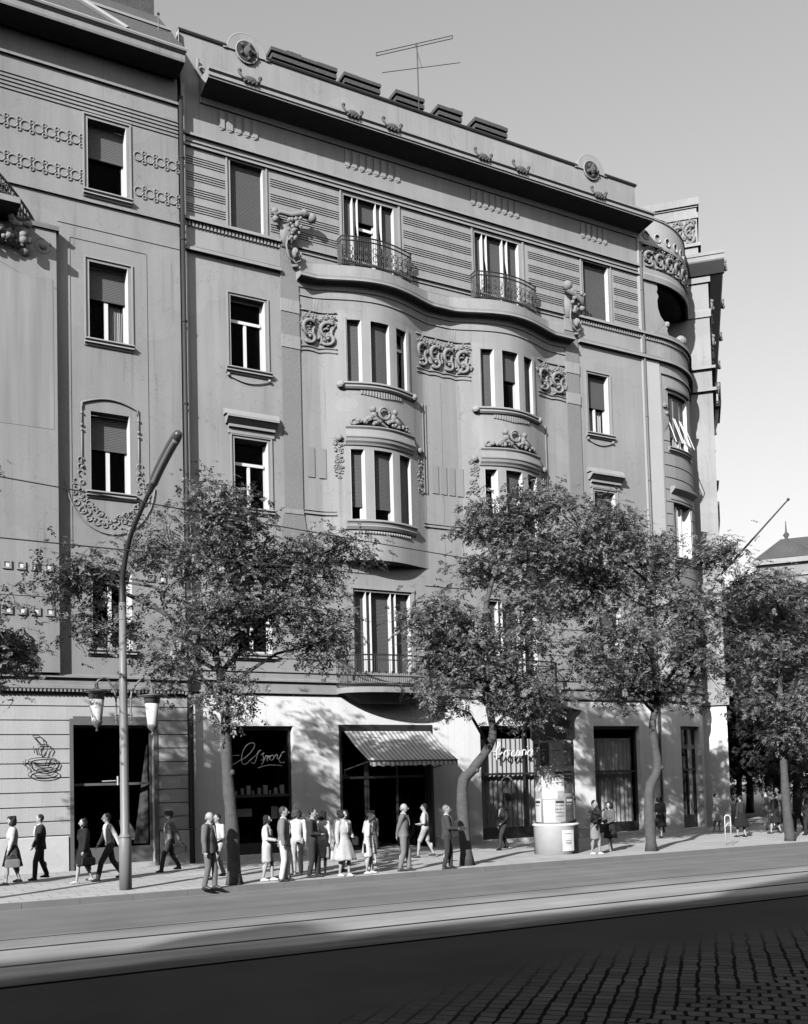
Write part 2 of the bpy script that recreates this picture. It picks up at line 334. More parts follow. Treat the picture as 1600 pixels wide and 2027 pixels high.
# ================================================================ WINDOW KIT
def window(parent, W, s0, s1, z0, z1, dep=.35, mull=1, transom=None, shut=0.0, curtain=0, sm='shutter', fr='white', door=0, room=True, dmat='black', sill=None, outl=None, mulls=None, name='window', mw=.09, lining=2):
    f = MB(W); D = -dep; t = .06
    f.box(s0, s0 + t, D, D + .06, z0, z1); f.box(s1 - t, s1, D, D + .06, z0, z1)
    f.box(s0 + t, s1 - t, D, D + .06, z0, z0 + t + .03, .15); f.box(s0 + t, s1 - t, D, D + .06, z1 - t, z1, .15)
    lin = MB(W)
    for a, b in ((s0 + .001, s0 + .014), (s1 - .014, s1 - .001)): lin.box(a, b, D + .062, -.004, z0 + .001, z1 - .001, 1)
    ml = mulls if mulls is not None else ([] if not mull else [(s0 + s1) / 2])
    zt = z1 - t if transom is None else transom
    for m_ in ml: f.box(m_ - mw / 2, m_ + mw / 2, D, D + .08, z0 + t + .03, zt - (.05 if transom else 0))
    if transom: f.box(s0 + t, s1 - t, D, D + .10, transom - .05, transom + .05, .15)
    o = f.build(name, M[fr], parent)
    if lining: lin.build('reveal_lining', M['white' if lining == 2 else 'offwhite'], o)
    g = MB(W); g.grid([[(s0 + t + (s1 - s0 - 2 * t) * i / 6, D + .02, z) for i in range(7)] for z in (z0 + t, z1 - t)]); g.build('pane', M['glass'], o)
    if shut > 0:
        k = MB(W); zb = z1 - (z1 - z0) * shut; k.sweep(s0 + .015, s1 - .015, [(D + .085, zb), (D + .11, zb), (D + .11, z1 - .01), (D + .085, z1 - .01)], .2)
        if shut < .97: k.sweep(s0 + .015, s1 - .015, [(D + .08, zb - .05), (D + .125, zb - .05), (D + .125, zb), (D + .08, zb)], .2)
        k.build('roller_shutter', M[sm], o)
    if curtain:
        k = MB(W); n = 28; a, b = (s0 + t, s1 - t) if curtain == 1 else ((s0 + s1) / 2 + .05, s1 - t)
        k.grid([[(a + (b - a) * i / n, D - .09 + .03 * math.sin(i * 1.9 + s0), z) for i in range(n + 1)] for z in (z0 + t, z1 - t)]); k.build('curtain', M['curtain'], o)
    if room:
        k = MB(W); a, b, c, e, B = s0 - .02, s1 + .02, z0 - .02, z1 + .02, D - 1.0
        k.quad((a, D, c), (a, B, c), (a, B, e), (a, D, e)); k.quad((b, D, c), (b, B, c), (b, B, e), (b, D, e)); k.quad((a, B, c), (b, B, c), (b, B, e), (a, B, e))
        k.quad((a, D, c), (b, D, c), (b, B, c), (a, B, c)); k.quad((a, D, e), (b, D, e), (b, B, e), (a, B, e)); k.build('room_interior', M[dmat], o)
    if sill:
        k = MB(W); e = sill if isinstance(sill, (int, float)) else .14
        k.sweep(s0 - e, s1 + e, [(-.02, z0 - .02), (.16, z0 - .04), (.17, z0 - .08), (.11, z0 - .12), (.13, z0 - .17), (.06, z0 - .2), (.04, z0 - .24), (-.02, z0 - .24)], .15)
        k.build('sill', M['trim'], o)
    if outl:
        k = MB(W); e = outl; q = .045
        k.box(s0 - e, s0 - e + .05, 0, q, z0, z1 + e, .2); k.box(s1 + e - .05, s1 + e, 0, q, z0, z1 + e, .2); k.box(s0 - e + .05, s1 + e - .05, 0, q, z1 + e - .05, z1 + e, .15)
        k.build('window_surround', M['trim'], o)
    return o
def swirl(mb, s, z, w_, h, d, rr, flip=1, berries=True):
    """one unit of the frieze: a rolling volute below, a crescent leaf leaning right, a bunch of fruit above"""
    S_ = lambda u, v: (s + flip * w_ * u, z + h * v)
    def arc(cu, cv, ru, rv, a0, a1, r0, r1, dd, n=12):
        pts = []
        for q in range(n + 1):
            a = math.radians(a0 + (a1 - a0) * q / n); k_ = 1 - .45 * q / n
            x, y = S_(cu + ru * k_ * math.cos(a), cv + rv * k_ * math.sin(a)); pts.append((x, dd + .03 * math.sin(PI * q / n), y))
        mb.tube(pts, [rr * (r0 + (r1 - r0) * q / n) * (.55 + .45 * math.sin(PI * (q + .6) / (n + 1.2))) * 1.5 for q in range(n + 1)], 7)
    arc(.0, .19, .36, .19, 215, 520, 1.4, .8, d)              # volute
    mb.ball((S_(-.02, 0)[0], d + .06, S_(0, .20)[1]), rr * 1.7, n=8)
    arc(.10, .52, .60, .30, 265, 55, .9, 1.8, d + .03); arc(.02, .40, .44, .2, 250, 80, .5, 1.0, d)       # crescent leaf
    arc(-.22, .50, .30, .22, 20, 190, 1.3, .8, d + .01)
    arc(.34, .34, .20, .20, 90, 300, 1.0, .7, d)
    for q in range(7):
        a = R.uniform(0, 360); arc(R.uniform(-.5, .5), R.uniform(.05, .75), R.uniform(.10, .2), R.uniform(.08, .16), a, a + R.uniform(90, 220), .9, .4, d - .02, 6)
    if berries:
        for q in range(11):
            a = q * 2.4; e = .055 + .036 * q ** .6; x, y = S_(.06, .84)
            mb.ball((x + e * math.cos(a), d + .05 + .03 * R.random(), y + e * .8 * math.sin(a)), rr * (1.0 + .5 * R.random()), n=6)
        for q in range(4): x, y = S_(-.42 + .12 * q, .78 + .05 * (q % 2)); mb.ball((x, d + .02, y), rr * 1.3, (1.2, .7, .8), 6)
def frieze(parent, W, s0, s1, z0, z1, n, name='relief_panel', seed=1):
    mb = MB(W); w_ = (s1 - s0) / n; h = z1 - z0
    for i in range(n): swirl(mb, s0 + w_ * (i + .5), z0 + .17 * h, w_, h * .80, .05, .036)
    mb.box(s0, s1, -.01, .05, z1 - .01, z1 + .03, .15)
    for q, zz in ((0, .10), (1, 0)):
        pts = [(s0 + (s1 - s0) * k / (n * 8), .02, z0 + zz * h + .035 * abs(math.sin(PI * k / 8)) - .03) for k in range(n * 8 + 1)]; mb.tube(pts, .024, 5)
    return mb.build(name, M['relief'], parent, True)
# ================================================================ BUILDING 2: the big corner apartment house
B2 = empty('apartment_building', (18.6, 30, 0), 'tall corner apartment house with two rounded bays, wavy cornice and carved relief panels', 'building')
shop_ops = [(10.48, 12.56, .12, 4.15, .35), (14.20, 17.69, .02, 4.16, .45), (19.70, 23.88, .12, 4.18, .35), (24.84, 27.13, .12, 4.19, .35), (29.31, 30.9, .10, 4.20, .35)]
mb = MB(W2); wall(mb, 9.2, TS + TR * PI / 4 + 1.2, -.05, 5.2, shop_ops, step=.5); mb.build('shopfront_wall', M['shopwall'], B2)
# first floor, plain with channelled courses
fl2 = [(10.75, 11.9, 6.45, 8.8), (14.85, 17.0, 5.5, 8.68), (20.2, 22.35, 5.5, 8.68), (25.3, 26.4, 6.45, 8.8), (29.45, 30.9, 6.45, 8.7)]
mb = MB(W2); wall(mb, 9.2, 33.24, 5.2, 9.65, fl2, step=.5); mb.build('first_floor_wall', M['stucco'], B2)
low = [(10.75, 11.9, 11.1, 13.3), (14.68, 17.0, 11.0, 13.37), (20.03, 22.35, 11.0, 13.37), (25.3, 26.35, 11.1, 13.3), (29.45, 30.9, 11.1, 13.3)]
mb = MB(W2); wall(mb, 9.2, 33.24, 9.651, 15.62, low, step=.1); mb.build('lower_wall', M['stucco'], B2)
mid = [(10.7, 11.88, 15.6, 17.92), (14.65, 16.95, 15.63, 17.78), (20.0, 22.3, 15.63, 17.78), (25.17, 26.2, 15.6, 17.92), (29.35, 30.95, 15.6, 17.85)]
mb = MB(W2); wall(mb, 9.2, 33.24, 15.621, 18.0, mid, step=.1); wall(mb, 9.2, 33.24, 18.0, 18.5, [], step=.1); wall(mb, 9.2, 33.24, 18.5, 19.05, [], step=.1); mb.build('middle_wall', M['stucco'], B2)
up = [(10.77, 11.9, 20.15, 22.38), (14.8, 16.76, 19.62, 22.3), (20.1, 22.08, 19.62, 22.3), (25.13, 26.4, 20.15, 22.38), (28.75, 33.2, 20.12, 22.30, 1.4)]
mb = MB(W2); wall(mb, 9.2, 13.1, 19.05, 24.5, up[:1]); wall(mb, 13.1, 24.1, 19.621, 24.5, up[1:3]); wall(mb, 24.1, 33.24, 19.05, 24.5, up[3:]); mb.build('upper_wall', M['stucco'], B2)
mb = MB(W2)                                         # apron above the wavy cornice, its top slab = balcony decks
mb.sweep(13.1, 24.1, [(-.02, 19.05), (.02, 19.05), (.02, 19.60), (-.02, 19.60)], .1)
mb.build('balcony_apron', M['stucco'], B2)
for c in (C1, C2):
    mb = MB(); n = 30; top = []; 
    rows = [[W2(c - 2.4 + 4.8 * k / n, 0, 19.6) for k in range(n + 1)], [(c - 2.4 + 4.8 * k / n, 30.02, 19.6) for k in range(n + 1)]]
    mb.grid([[(x, y, 19.606) for x, y, z in r] for r in rows]); mb.build('balcony_deck', M['trim'], B2)
    mb = MB(); n = 30                                # underside of the bay
    a = [W2(c - 2.0 + 4.0 * k / n, 0, 9.66) for k in range(n + 1)]
    mb.grid([[(x, y, 9.653) for x, y, z in a], [(x, 30.03, 9.653) for x, y, z in a]]); mb.build('bay_soffit', M['stucco'], B2)
# ---- horizontal mouldings
def mould(name, W, s0, s1, prof, m='trim', par=None, step=.12): k = MB(W); k.sweep(s0, s1, prof, step); return k.build(name, M[m], par or B2)
END = 33.2
P = lambda z, d, h: [(-.03, z), (d * 1.15, z), (d * 1.15, z + h * .8), (d * .8, z + h), (-.03, z + h)]
for a, b in ((9.2, 12.43), (24.75, END)):
    mould('ledge', W2, a, b, P(20.0, .14, .12)); mould('ledge', W2, a, b, P(19.02, .15, .13)); mould('ledge', W2, a, b, P(19.20, .05, .05))
    k = MB(W2); s = a + .05
    while s < b - .05: k.box(s, s + .06, 0, .07, 19.84, 19.985, 1); s += .12
    k.build('dentil_band', M['trim'], B2)
mould('ledge', W2, 13.1, 24.1, P(20.0, .07, .07)); mould('ledge', W2, 13.1, 24.1, P(19.86, .04, .03))
mould('string_course', W2, 9.2, 28.05, P(22.78, .09, .10)); mould('string_course', W2, 9.2, 28.05, P(22.60, .04, .05)); mould('string_course', W2, 9.2, 28.05, P(22.43, .08, .08))
for a, b in ((13.1, 14.2), (17.6, 19.45), (22.9, 24.15)):
    mould('string_course', W2, a, b, P(11.12, .05, .05)); mould('string_course', W2, a, b, P(11.24, .03, .03)); mould('string_course', W2, a, b, P(9.05, .03, .04))
for z in (6.28, 6.78, 7.28, 7.78, 8.28):
    for a, b in ((9.2, 10.65), (12.0, 14.7), (17.15, 20.05), (22.5, 25.2), (26.5, 29.3), (31.0, END)):
        k = MB(W2); k.box(a, b, -.01, .028, z - .46, z - .03, .4); k.build('channelled_course', M['stucco'], B2)
mould('ledge', W2, 9.2, END, [(-.03, 5.18), (.10, 5.18), (.10, 5.24), (.05, 5.26), (.05, 5.50), (.14, 5.56), (.14, 5.62), (.05, 5.66), (.05, 5.82), (.10, 5.86), (.10, 5.92), (-.03, 5.96)], 'stucco')
# ---- striped zone of the top floor: groups of four grooves shown as thin fillets
for a, b in ((9.34, 10.58), (12.14, 14.60), (17.12, 19.98), (22.5, 24.93), (26.66, 27.9)):
    for g in (22.16, 21.65, 21.13, 20.62):
        k = MB(W2)
        for q in range(4): k.box(a, b, -.005, .028, g - .035 - q * .078, g - q * .078, .6)
        k.build('striped_render', M['trim'], B2)
k = MB(W2); k.box(9.2, 9.32, 0, .05, 5.96, 24.4, 1); k.box(27.93, 28.05, 0, .03, 20.2, 22.4, 1); k.build('quoin_strip', M['light_trim'], B2)
k = MB(W2); k.box(27.98, 28.05, 0, .05, 5.96, 24.4, 1); k.box(28.13, 28.9, 0, .05, 5.96, 19.0, .2); k.build('corner_strip', M['light_trim'], B2)
# ---- pilasters with rough render
for a, b, nm in ((12.43, 13.07, 0), (24.12, 24.74, 1)):
    k = MB(W2); k.box(a, b, -.02, .05, 11.2, 19.95, .3)
    k.grid([[(a - .12, .04, 9.4), (b + .1, .04, 9.4)], [(a - .12, .04, 10.6), (b + .1, .04, 10.6)], [(a, .049, 11.2), (b, .049, 11.2)]])
    o = k.build('pilaster', M['rough'], B2)
    k = MB(W2)
    for z in (16.55, 17.75): k.box(a - .005, b + .005, 0, .075, z, z + .42, .3)
    k.box(a - .005, b + .005, 0, .07, 11.05, 11.2, .3); k.box(a - .02, b + .02, .0, .075, 19.4, 19.95, .3) if nm else None
    k.build('pilaster_band', M['stucco'], o)
    k = MB(W2); c = (a + b) / 2 + .05                # head with volutes and hanging fruit on top of the pilaster
    sx = -1 if nm == 0 else 1
    k.box(a + .02, b - .02, 0, .10, 19.9, 20.75, .3)
    if nm == 0:
        k.tube([(a - .25, .22, 20.80), (a - .05, .26, 20.92), (a + .3, .32, 20.88), (b + .1, .42, 21.00), (b + .35, .36, 20.95)], [.09, .07, .08, .11, .10], 8)
        k.ball((a - .22, .22, 20.92), .13); k.ball((a - .2, .22, 20.68), .11); k.ball((b + .38, .38, 20.92), .17); k.ball((b + .1, .4, 21.0), .14)
    else:
        k.ball((a - .02, .32, 21.0), .20); k.tube([(a - .05, .3, 20.95), (a + .2, .34, 20.75), (b, .3, 20.6), (b + .12, .28, 20.35)], [.13, .12, .12, .08], 8); k.ball((b + .1, .25, 20.3), .12)
    for i in range(34):
        t = R.random(); k.ball((c + (.32 - .22 * t) * (R.random() * 2 - 1) + .15 * (1 - t), .16 + .22 * (1 - t) * R.random() + .06, 20.85 - .75 * t), .045 + .05 * R.random(), n=6)
    k.ball((c + .12, .18, 19.72), .16, (.75, .7, 1.15), 10); k.tube([(c + .12, .30, 19.80), (c + .12, .34, 19.70), (c + .12, .28, 19.62)], [.03, .045, .02], 6)
    k.tube([(c - .12, .15, 20.25), (c - .2, .2, 19.9), (c - .14, .2, 19.55), (c + .1, .18, 19.36), (c + .3, .16, 19.5), (c + .34, .15, 19.8)], .035, 6)
    k.ball((c + .12, .14, 19.28), .10, (1.4, .8, .6))
    k.build('carved_head', M['relief'], B2, True)
k = MB(W2)                                           # thin incised strips on the wall between the bays
for s in (18.45, 19.2): k.box(s, s + .02, 0, .015, 9.7, 16.4, 1)
for s in (17.66, 17.78): k.box(s, s + .03, 0, .05, 12.3, 15.5, 1)
k.box(23.0, 23.03, 0, .05, 12.3, 15.5, 1)
k.build('wall_fillet', M['stucco'], B2)
for grp in ((13.27, 13.67), (18.02, 18.36, 18.70, 19.04), (23.2, 23.55)):
    for s in grp:
        k = MB(W2); k.box(s, s + .25, 0, .03, 12.35, 13.35, .3); k.build('rough_panel', M['panel'], B2)
def lace(s0, s1, z0, z1, n=60):
    k = MB(W2)
    for i in range(n):
        s = s0 + (s1 - s0) * R.random(); z = z0 + (z1 - z0) * R.random()
        if R.random() < .5: k.ring((s, .02, z), .04 + .03 * R.random(), .017, 8, 5, a0=R.random() * 6, a1=R.random() * 6 + 4)
        else: k.ball((s, .02, z), .035 + .02 * R.random(), n=6)
    k.ball(((s0 + s1) / 2, .05, z1 - .02), .12, n=8)
    k.build('relief_strip', M['relief'], B2, True)
for c in (C1, C2): lace(c - 1.60, c - 1.36, 12.4, 13.75); lace(c + 1.56, c + 1.8, 12.3, 13.75)
for a, b, n in ((13.13, 14.35, 2), (17.45, 19.65, 4), (22.65, 24.05, 2)): frieze(B2, W2, a, b, 16.62, 17.95, n)
# ---- wavy cornice over the bays
mould('wavy_cornice', W2, 12.98, 24.3, [(-.03, 18.70), (.04, 18.70), (.06, 18.80), (.10, 18.86), (.40, 18.87), (.45, 18.90), (.45, 18.96), (.40, 18.98), (.42, 19.04), (.06, 19.14), (-.03, 19.14)], 'trim', step=.08)
mould('wavy_string', W2, 13.08, 24.12, P(18.42, .035, .04), 'trim', step=.08)
# ---- windows
a5 = dict(sill=None, outl=.14)
for s0, s1, sh in ((10.77, 11.9, .93), (25.13, 26.4, .93)): window(B2, W2, s0, s1, 20.15, 22.38, .30, 1, None, sh, **a5)
def triple(z0, z1, dep, cs, shuts, posts, pm, o, transom=None, sill=None, name='bay_window', pd=.0, curtains=(0, 0, 0)):
    """three lights between broad posts; o = (s0, s1)"""
    prev = o[0]; edges = []
    for p in posts: edges.append((prev, p[0])); prev = p[1]
    edges.append((prev, o[1]))
    for (a, b), sh, cu in zip(edges, shuts, curtains): window(B2, W2, a, b, z0, z1, dep, 0, transom, sh, cu, name=name)
    for p in posts:
        k = MB(W2); k.box(p[0], p[1], -dep - .02, pd, z0, z1, .1); k.build('window_post', M[pm], B2)
for dx, sh, tr in ((0, (.97, .25, .97), 21.35), (5.3, (.97, .97, .97), None)):
    triple(19.63, 22.3, .30, 0, sh, ((15.16 + dx, 15.34 + dx), (16.06 + dx, 16.26 + dx)), 'white', (14.8 + dx, 16.76 + dx + (.02 if dx else 0)), transom=tr, name='balcony_door', pd=-.18)
    k = MB(W2); e = .14
    k.box(14.8 + dx - e, 14.8 + dx - e + .06, 0, .05, 19.62, 22.42, 1); k.box(16.78 + dx + e, 16.78 + dx + e + .07, 0, .05, 19.62, 22.42, 1); k.build('door_surround', M['trim'], B2)
window(B2, W2, 10.7, 11.88, 15.6, 17.92, .35, 1, 17.2, .0, 0, sill=.18, outl=.12)
window(B2, W2, 25.17, 26.2, 15.6, 17.92, .35, 1, None, .52, 1, sill=.18, outl=.12)
for s0, s1 in ((10.6, 11.98), (25.07, 26.3)):       # drapery swag below the sills
    k = MB(W2); k.tube([(s0 + (s1 - s0) * t, .04, 15.28 - .16 * math.sin(PI * t)) for t in [i / 10 for i in range(11)]], .022, 5)
    for q in (s0, s1): k.ball((q, .06, 15.3), .06)
    k.build('swag', M['trim'], B2, True)
for c, sh in ((C1, (.0, .0, .0)), (C2, (.97, .45, .97))):
    triple(15.63, 17.78, .34, 0, sh if c == C2 else (.97, .97, .0), ((c - .67, c - .37), (c + .36, c + .65)), 'trim', (c - 1.15, c + 1.15), transom=None if c == C2 else 17.15)
    k = MB(W2); k.sweep(c - 1.42, c + 1.42, [(-.02, 15.63), (.15, 15.62), (.16, 15.56), (.10, 15.52), (.14, 15.46), (.08, 15.40), (-.02, 15.36)], .1)
    for e in (-1.42, 1.42): k.ball((c + e, .12, 15.52), .12, n=10)
    k.build('bay_sill', M['trim'], B2)
    k = MB(W2)
    for i in range(16): s = c - .75 + i * .1; k.box(s, s + .05, 0, .05, 15.15 + .012 * abs(i - 7.5), 15.36, 1)
    k.build('sill_fringe', M['trim'], B2)
    k = MB(W2); k.box(c - 1.24, c - 1.18, 0, .04, 15.65, 17.86, 1); k.box(c + 1.18, c + 1.26, 0, .04, 15.65, 17.86, 1); k.build('bay_window_surround', M['trim'], B2)
for s0, s1, sh, tr in ((10.75, 11.9, .0, 12.55), (25.3, 26.35, .5, None)):
    window(B2, W2, s0, s1, 11.1, 13.3, .35, 1, tr, sh, 0, sill=.16, outl=.13, sm='shutter')
    k = MB(W2); a, b = s0 - .32, s1 + .32
    k.sweep(a + .12, b - .12, [(-.02, 13.42), (.06, 13.42), (.06, 13.56), (.16, 13.60), (.16, 13.68), (-.02, 13.70)], .3)
    k.sweep(a + .04, b - .04, [(-.02, 13.70), (.10, 13.70), (.30, 13.86), (.34, 13.86), (.34, 13.93), (.22, 13.96), (-.02, 13.97)], .3)
    k.sweep(a - .02, b + .02, [(-.02, 13.97), (.24, 13.97), (.12, 14.16), (-.02, 14.18)], .3)
    s = a + .2
    while s < b - .25: k.box(s, s + .05, .06, .15, 13.74, 13.82, 1); s += .1
    k.build('pediment', M['trim'], B2)
for c, sh in ((C1, (.78, .80, .97)), (C2, (.0, .35, .0))):
    triple(11.0, 13.37, .34, 0, sh, ((c - .66, c - .36), (c + .37, c + .66)), 'trim', (c - 1.12, c + 1.20), transom=None if c == C1 else 12.7)
    k = MB(W2)
    k.sweep(c - 1.30, c + 1.34, [(-.02, 13.50), (.05, 13.50), (.08, 13.56), (.14, 13.62), (.16, 13.70), (.20, 13.74), (.20, 13.80), (.14, 13.84), (.12, 14.02), (.18, 14.08), (.18, 14.12), (-.02, 14.14)], .08)
    k.build('bay_lintel', M['trim'], B2)
    k = MB(W2)                                       # crown of putti, wreath and scrolls above the lintel
    k.ring((c + .02, .12, 14.62), .20, .05, 16, 6); 
    for e in (-1, 1):
        k.tube([(c + e * t, .10 + .05 * math.sin(t * 5), 14.20 + .22 * math.exp(-((t - .45) / .25) ** 2) + .05 * math.sin(9 * t)) for t in [.12 + .95 * i / 14 for i in range(15)]], [.09 - .03 * abs(math.sin(i)) for i in range(15)], 6)
        k.ring((c + e * 1.02, .1, 14.27), .09, .04, 12, 6); k.ball((c + e * .42, .16, 14.70), .11); k.ball((c + e * .38, .12, 14.50), .16, (.8, .7, 1))
        k.tube([(c + e * .40, .15, 14.45), (c + e * .6, .14, 14.38), (c + e * .75, .12, 14.24)], [.09, .07, .05], 6)
        for i in range(12): k.ball((c + e * (.15 + .8 * R.random()), .12 + .05 * R.random(), 14.2 + .12 * R.random()), .045 + .035 * R.random(), n=6)
    k.build('carved_crest', M['relief'], B2, True)
    k = MB(W2); k.sweep(c - 1.32, c + 1.36, [(-.02, 10.98), (.17, 10.97), (.18, 10.91), (.12, 10.86), (.10, 10.80), (.13, 10.76), (.06, 10.66), (-.02, 10.62)], .08)
    k.build('bay_sill', M['trim'], B2)
    k = MB(W2)
    for i in range(22): s = c - 1.05 + i * .1; k.ball((s, .03, 10.56), .045, (1, 1, 1.2), 6)
    k.build('bead_row', M['trim'], B2, True)
    # french window, railed balcony below
    triple(5.5, 8.68, .34, 0, (.86, .97, .86), ((c - .50, c - .33), (c + .45, c + .62)), 'white', (c - .95, c + 1.20), name='balcony_door', pd=-.2)
    k = MB(W2); k.box(c - 1.1, c + 1.35, 0, .07, 8.76, 8.88, .3); k.box(c - 1.1, c - 1.0, 0, .05, 5.6, 8.76, 1); k.box(c + 1.25, c + 1.35, 0, .05, 5.6, 8.76, 1); k.build('door_surround', M['trim'], B2)
    n = 22; bp = [(c + 1.70 * math.cos(PI - PI * i / n), 30 - 1.12 * (math.sin(PI * i / n) ** .62)) for i in range(n + 1)]
    k = MB(); k.grid([[(x, y, z) for x, y in bp] + [(c + 1.70, 30.05, z), (c - 1.70, 30.05, z)] for z in (5.20, 5.34, 5.38)], True, True)
    k.grid([[(c + (x - c) * q, 30 - (30 - y) * q, z) for x, y in bp] + [(c + 1.70 * q, 30.05, z), (c - 1.7 * q, 30.05, z)] for z, q in ((4.9, .55), (5.199, .86))], True, True)
    bo = k.build('balcony', M['stucco'], B2)
    k = MB()
    for z in (5.48, 6.42, 6.25): k.tube([(x, y, z) for x, y in bp], .018 if z < 6.4 else .028, 6)
    for i in range(n * 3 + 1):
        t = i / 3; j = min(int(t), n - 1); q = t - j; x = bp[j][0] * (1 - q) + bp[j + 1][0] * q; y = bp[j][1] * (1 - q) + bp[j + 1][1] * q
        k.tube([(x, y, 5.38), (x, y, 6.42)], .010, 4)
        if i % 3 == 1: k.W = None; k.ball((x, y, 5.85), .05, (1, 1, 1), 6)
    k.build('balcony_railing', M['iron'], bo)
    k = MB()                                          # bellied wrought-iron rail of the top-floor balcony
    L = [c - 1.28 + 2.7 * i / 26 for i in range(27)]; fr = lambda s: 30 - bulge(s, 19.0) * 1.0 - .04
    for z in (19.66, 20.46, 20.60): k.tube([(L[0], 29.96, z)] + [(s, fr(s) - (.03 if z > 20 else 0), z) for s in L] + [(L[-1], 29.96, z)], .024, 6)
    for s in [c - 1.28 + 2.7 * i / 40 for i in range(41)]: k.tube([(s, fr(s), 19.62), (s, fr(s) - .03, 20.58)], .012, 4)
    for i in range(13):
        s = c - 1.2 + i * .21
        for zz in (19.92, 20.2): k.tube([(s + .085 * math.cos(a), fr(s) - .01, zz + .10 * math.sin(a)) for a in [q * PI / 5 for q in range(11)]], .013, 4)
        k.ball((s + .04, fr(s) - .02, 20.06), .035, n=6)
    for sx in (L[0], L[-1]):
        f0 = fr(sx)
        for i in range(6): k.tube([(sx, f0 + (30 - f0) * i / 6, 19.62), (sx, f0 + (30 - f0) * i / 6, 20.6)], .014, 4)
    k.build('balcony_railing', M['iron'], B2)
for s0, s1 in ((10.75, 11.9), (25.3, 26.4)): window(B2, W2, s0, s1, 6.45, 8.8, .35, 1, None, .5, 0, sill=.14, outl=.14)
# ---- main cornice and attic
k = MB(W2); k.grid([[(9.75, 0, 23.72), (9.75, 0, 24.72)]] + [[(9.75, .05, 23.9), (9.75, .5, 24.72)]])
k = MB(W2); k.sweep(9.80, 28.06, [(-.02, 23.95), (.06, 23.96), (.10, 24.12), (.94, 24.22), (.95, 24.27), (.99, 24.28), (.99, 24.37), (.96, 24.39), (.96, 24.42), (1.03, 24.46), (1.03, 24.53), (.90, 24.57), (-.02, 24.66)], .6)
k.build('main_cornice', M['trim'], B2)
for g, n in ((10.45, 5), (14.9, 8), (20.0, 8), (25.1, 5)):
    for i in range(n): k = MB(W2); s = g + .28 * i; k.box(s, s + .17, 0, .045, 23.34, 23.9, .3); k.ball((s + .085, .0, 23.34), .085, (1, .5, .9), 8); k.build('flute_drop', M['trim'], B2)
for s in (11.15, 14.75, 16.25, 19.95, 21.6, 25.25):
    k = MB(W2); k.ball((s, 1.0, 24.50), .16, (1.5, .6, .8), 10); k.ball((s - .34, 1.0, 24.72), .07); k.ball((s + .34, 1.0, 24.66), .07)
    for e in (-1, 1): k.tube([(s + e * .1, 1.02, 24.45), (s + e * .28, 1.02, 24.50), (s + e * .36, 1.0, 24.68)], .045, 6)
    for i in range(7): k.ball((s - .2 + .066 * i, 1.05, 24.40 + .05 * (i % 2)), .05, n=6)
    k.build('cornice_rosette', M['soot'], B2, True)
k = MB(W2); k.box(9.2, 28.0, -.35, 0, 24.5, 26.12, .5); k.build('attic_wall', M['stucco'], B2)
k = MB(W2)
for a, b in ((9.15, 10.72), (12.12, 25.02), (26.42, 28.05)): k.sweep(a, b, [(-.40, 26.12), (.05, 26.12), (.08, 26.17), (.05, 26.22), (-.40, 26.24)], .5)
k.build('coping', M['darkmetal'], B2)
for c in (11.42, 25.72):
    k = MB(W2); n = 20; arc = [(c + .66 * math.cos(PI * i / n), 26.10 + .66 * math.sin(PI * i / n)) for i in range(n + 1)]
    arc = [(c + .80, 26.10)] + arc + [(c - .80, 26.10)]
    k.grid([[(s, d, z) for s, z in arc] for d in (-.35, .05)], True, True); o = k.build('attic_arch', M['stucco'], B2)
    k = MB(W2); k.tube([(s, .03, z) for s, z in arc], .03, 6); k.ring((c, .05, 26.15), .37, .03, 20, 6); k.build('arch_moulding', M['trim'], o, True)
    k = MB(W2); k.tube([(c, .04, 26.15), (c, .075, 26.15)], .34, 20); k.build('medallion_recess', M['darkmetal'], o)
    k = MB(W2); k.ball((c + .02, .12, 26.13), .17, (.9, .6, 1.15), 12); k.tube([(c + .02, .22, 26.18), (c + .02, .26, 26.08), (c + .02, .20, 26.04)], [.02, .035, .02], 6)
    for i in range(26): a = i * 1.25; q = .16 + .10 * R.random(); k.ball((c + q * math.cos(a), .09 + .05 * R.random(), 26.16 + q * 1.05 * math.sin(a)), .045 + .03 * R.random(), n=6)
    k.build('medallion_mask', M['soot'], o, True)
k = MB(W2); k.tube([(9.75, .06, 25.35), (9.72, .10, 25.0), (9.85, .12, 24.75), (10.1, .12, 24.72)], .06, 6); k.ring((9.9, .1, 24.95), .14, .045, 12, 6); k.ball((10.15, .12, 24.8), .1); k.build('attic_scroll', M['relief'], B2, True)
# ---- roof and chimneys behind the attic
k = MB(); k.grid([[(9.2, 30.3, 25.3), (30, 30.3, 25.3)], [(9.2, 34.5, 27.2), (30, 34.5, 27.2)], [(9.2, 46, 26.5), (30, 46, 26.5)]]); rf = k.build('roof', M['roof'], B2)
for a, b in ((13.1, 15.7), (15.95, 17.5), (18.1, 19.4), (19.95, 21.1), (21.65, 23.25)):
    k = MB(ID); k.box(a + .1, b - .1, -33.1, -32.1, 26.2, 27.95, 5); k.box(a + .04, b - .04, -33.2, -32.0, 27.95, 28.1, 5); k.box(a + .12, b - .1, -33.1, -32.1, 28.1, 28.2, 5)
    r2 = random.Random(int(a * 10)); x = a
    while x < b - .1: l = min(.5 + .3 * r2.random(), b - x); k.box(x + .01, x + l - .01, -33.2, -31.98 - .02 * r2.random(), 28.2, 28.32 + .05 * r2.random(), 5); x += l
    k.build('chimney', M['brick'], rf)
# ---- back and side walls so that the house is a solid volume
k = MB(); k.grid([[(9.2, 30.02, -.1), (9.2, 46, -.1), (60, 74, -.1)], [(9.2, 30.02, 25.5), (9.2, 46, 26.5), (60, 74, 25)]]); k.build('rear_wall', M['stucco'], B2)
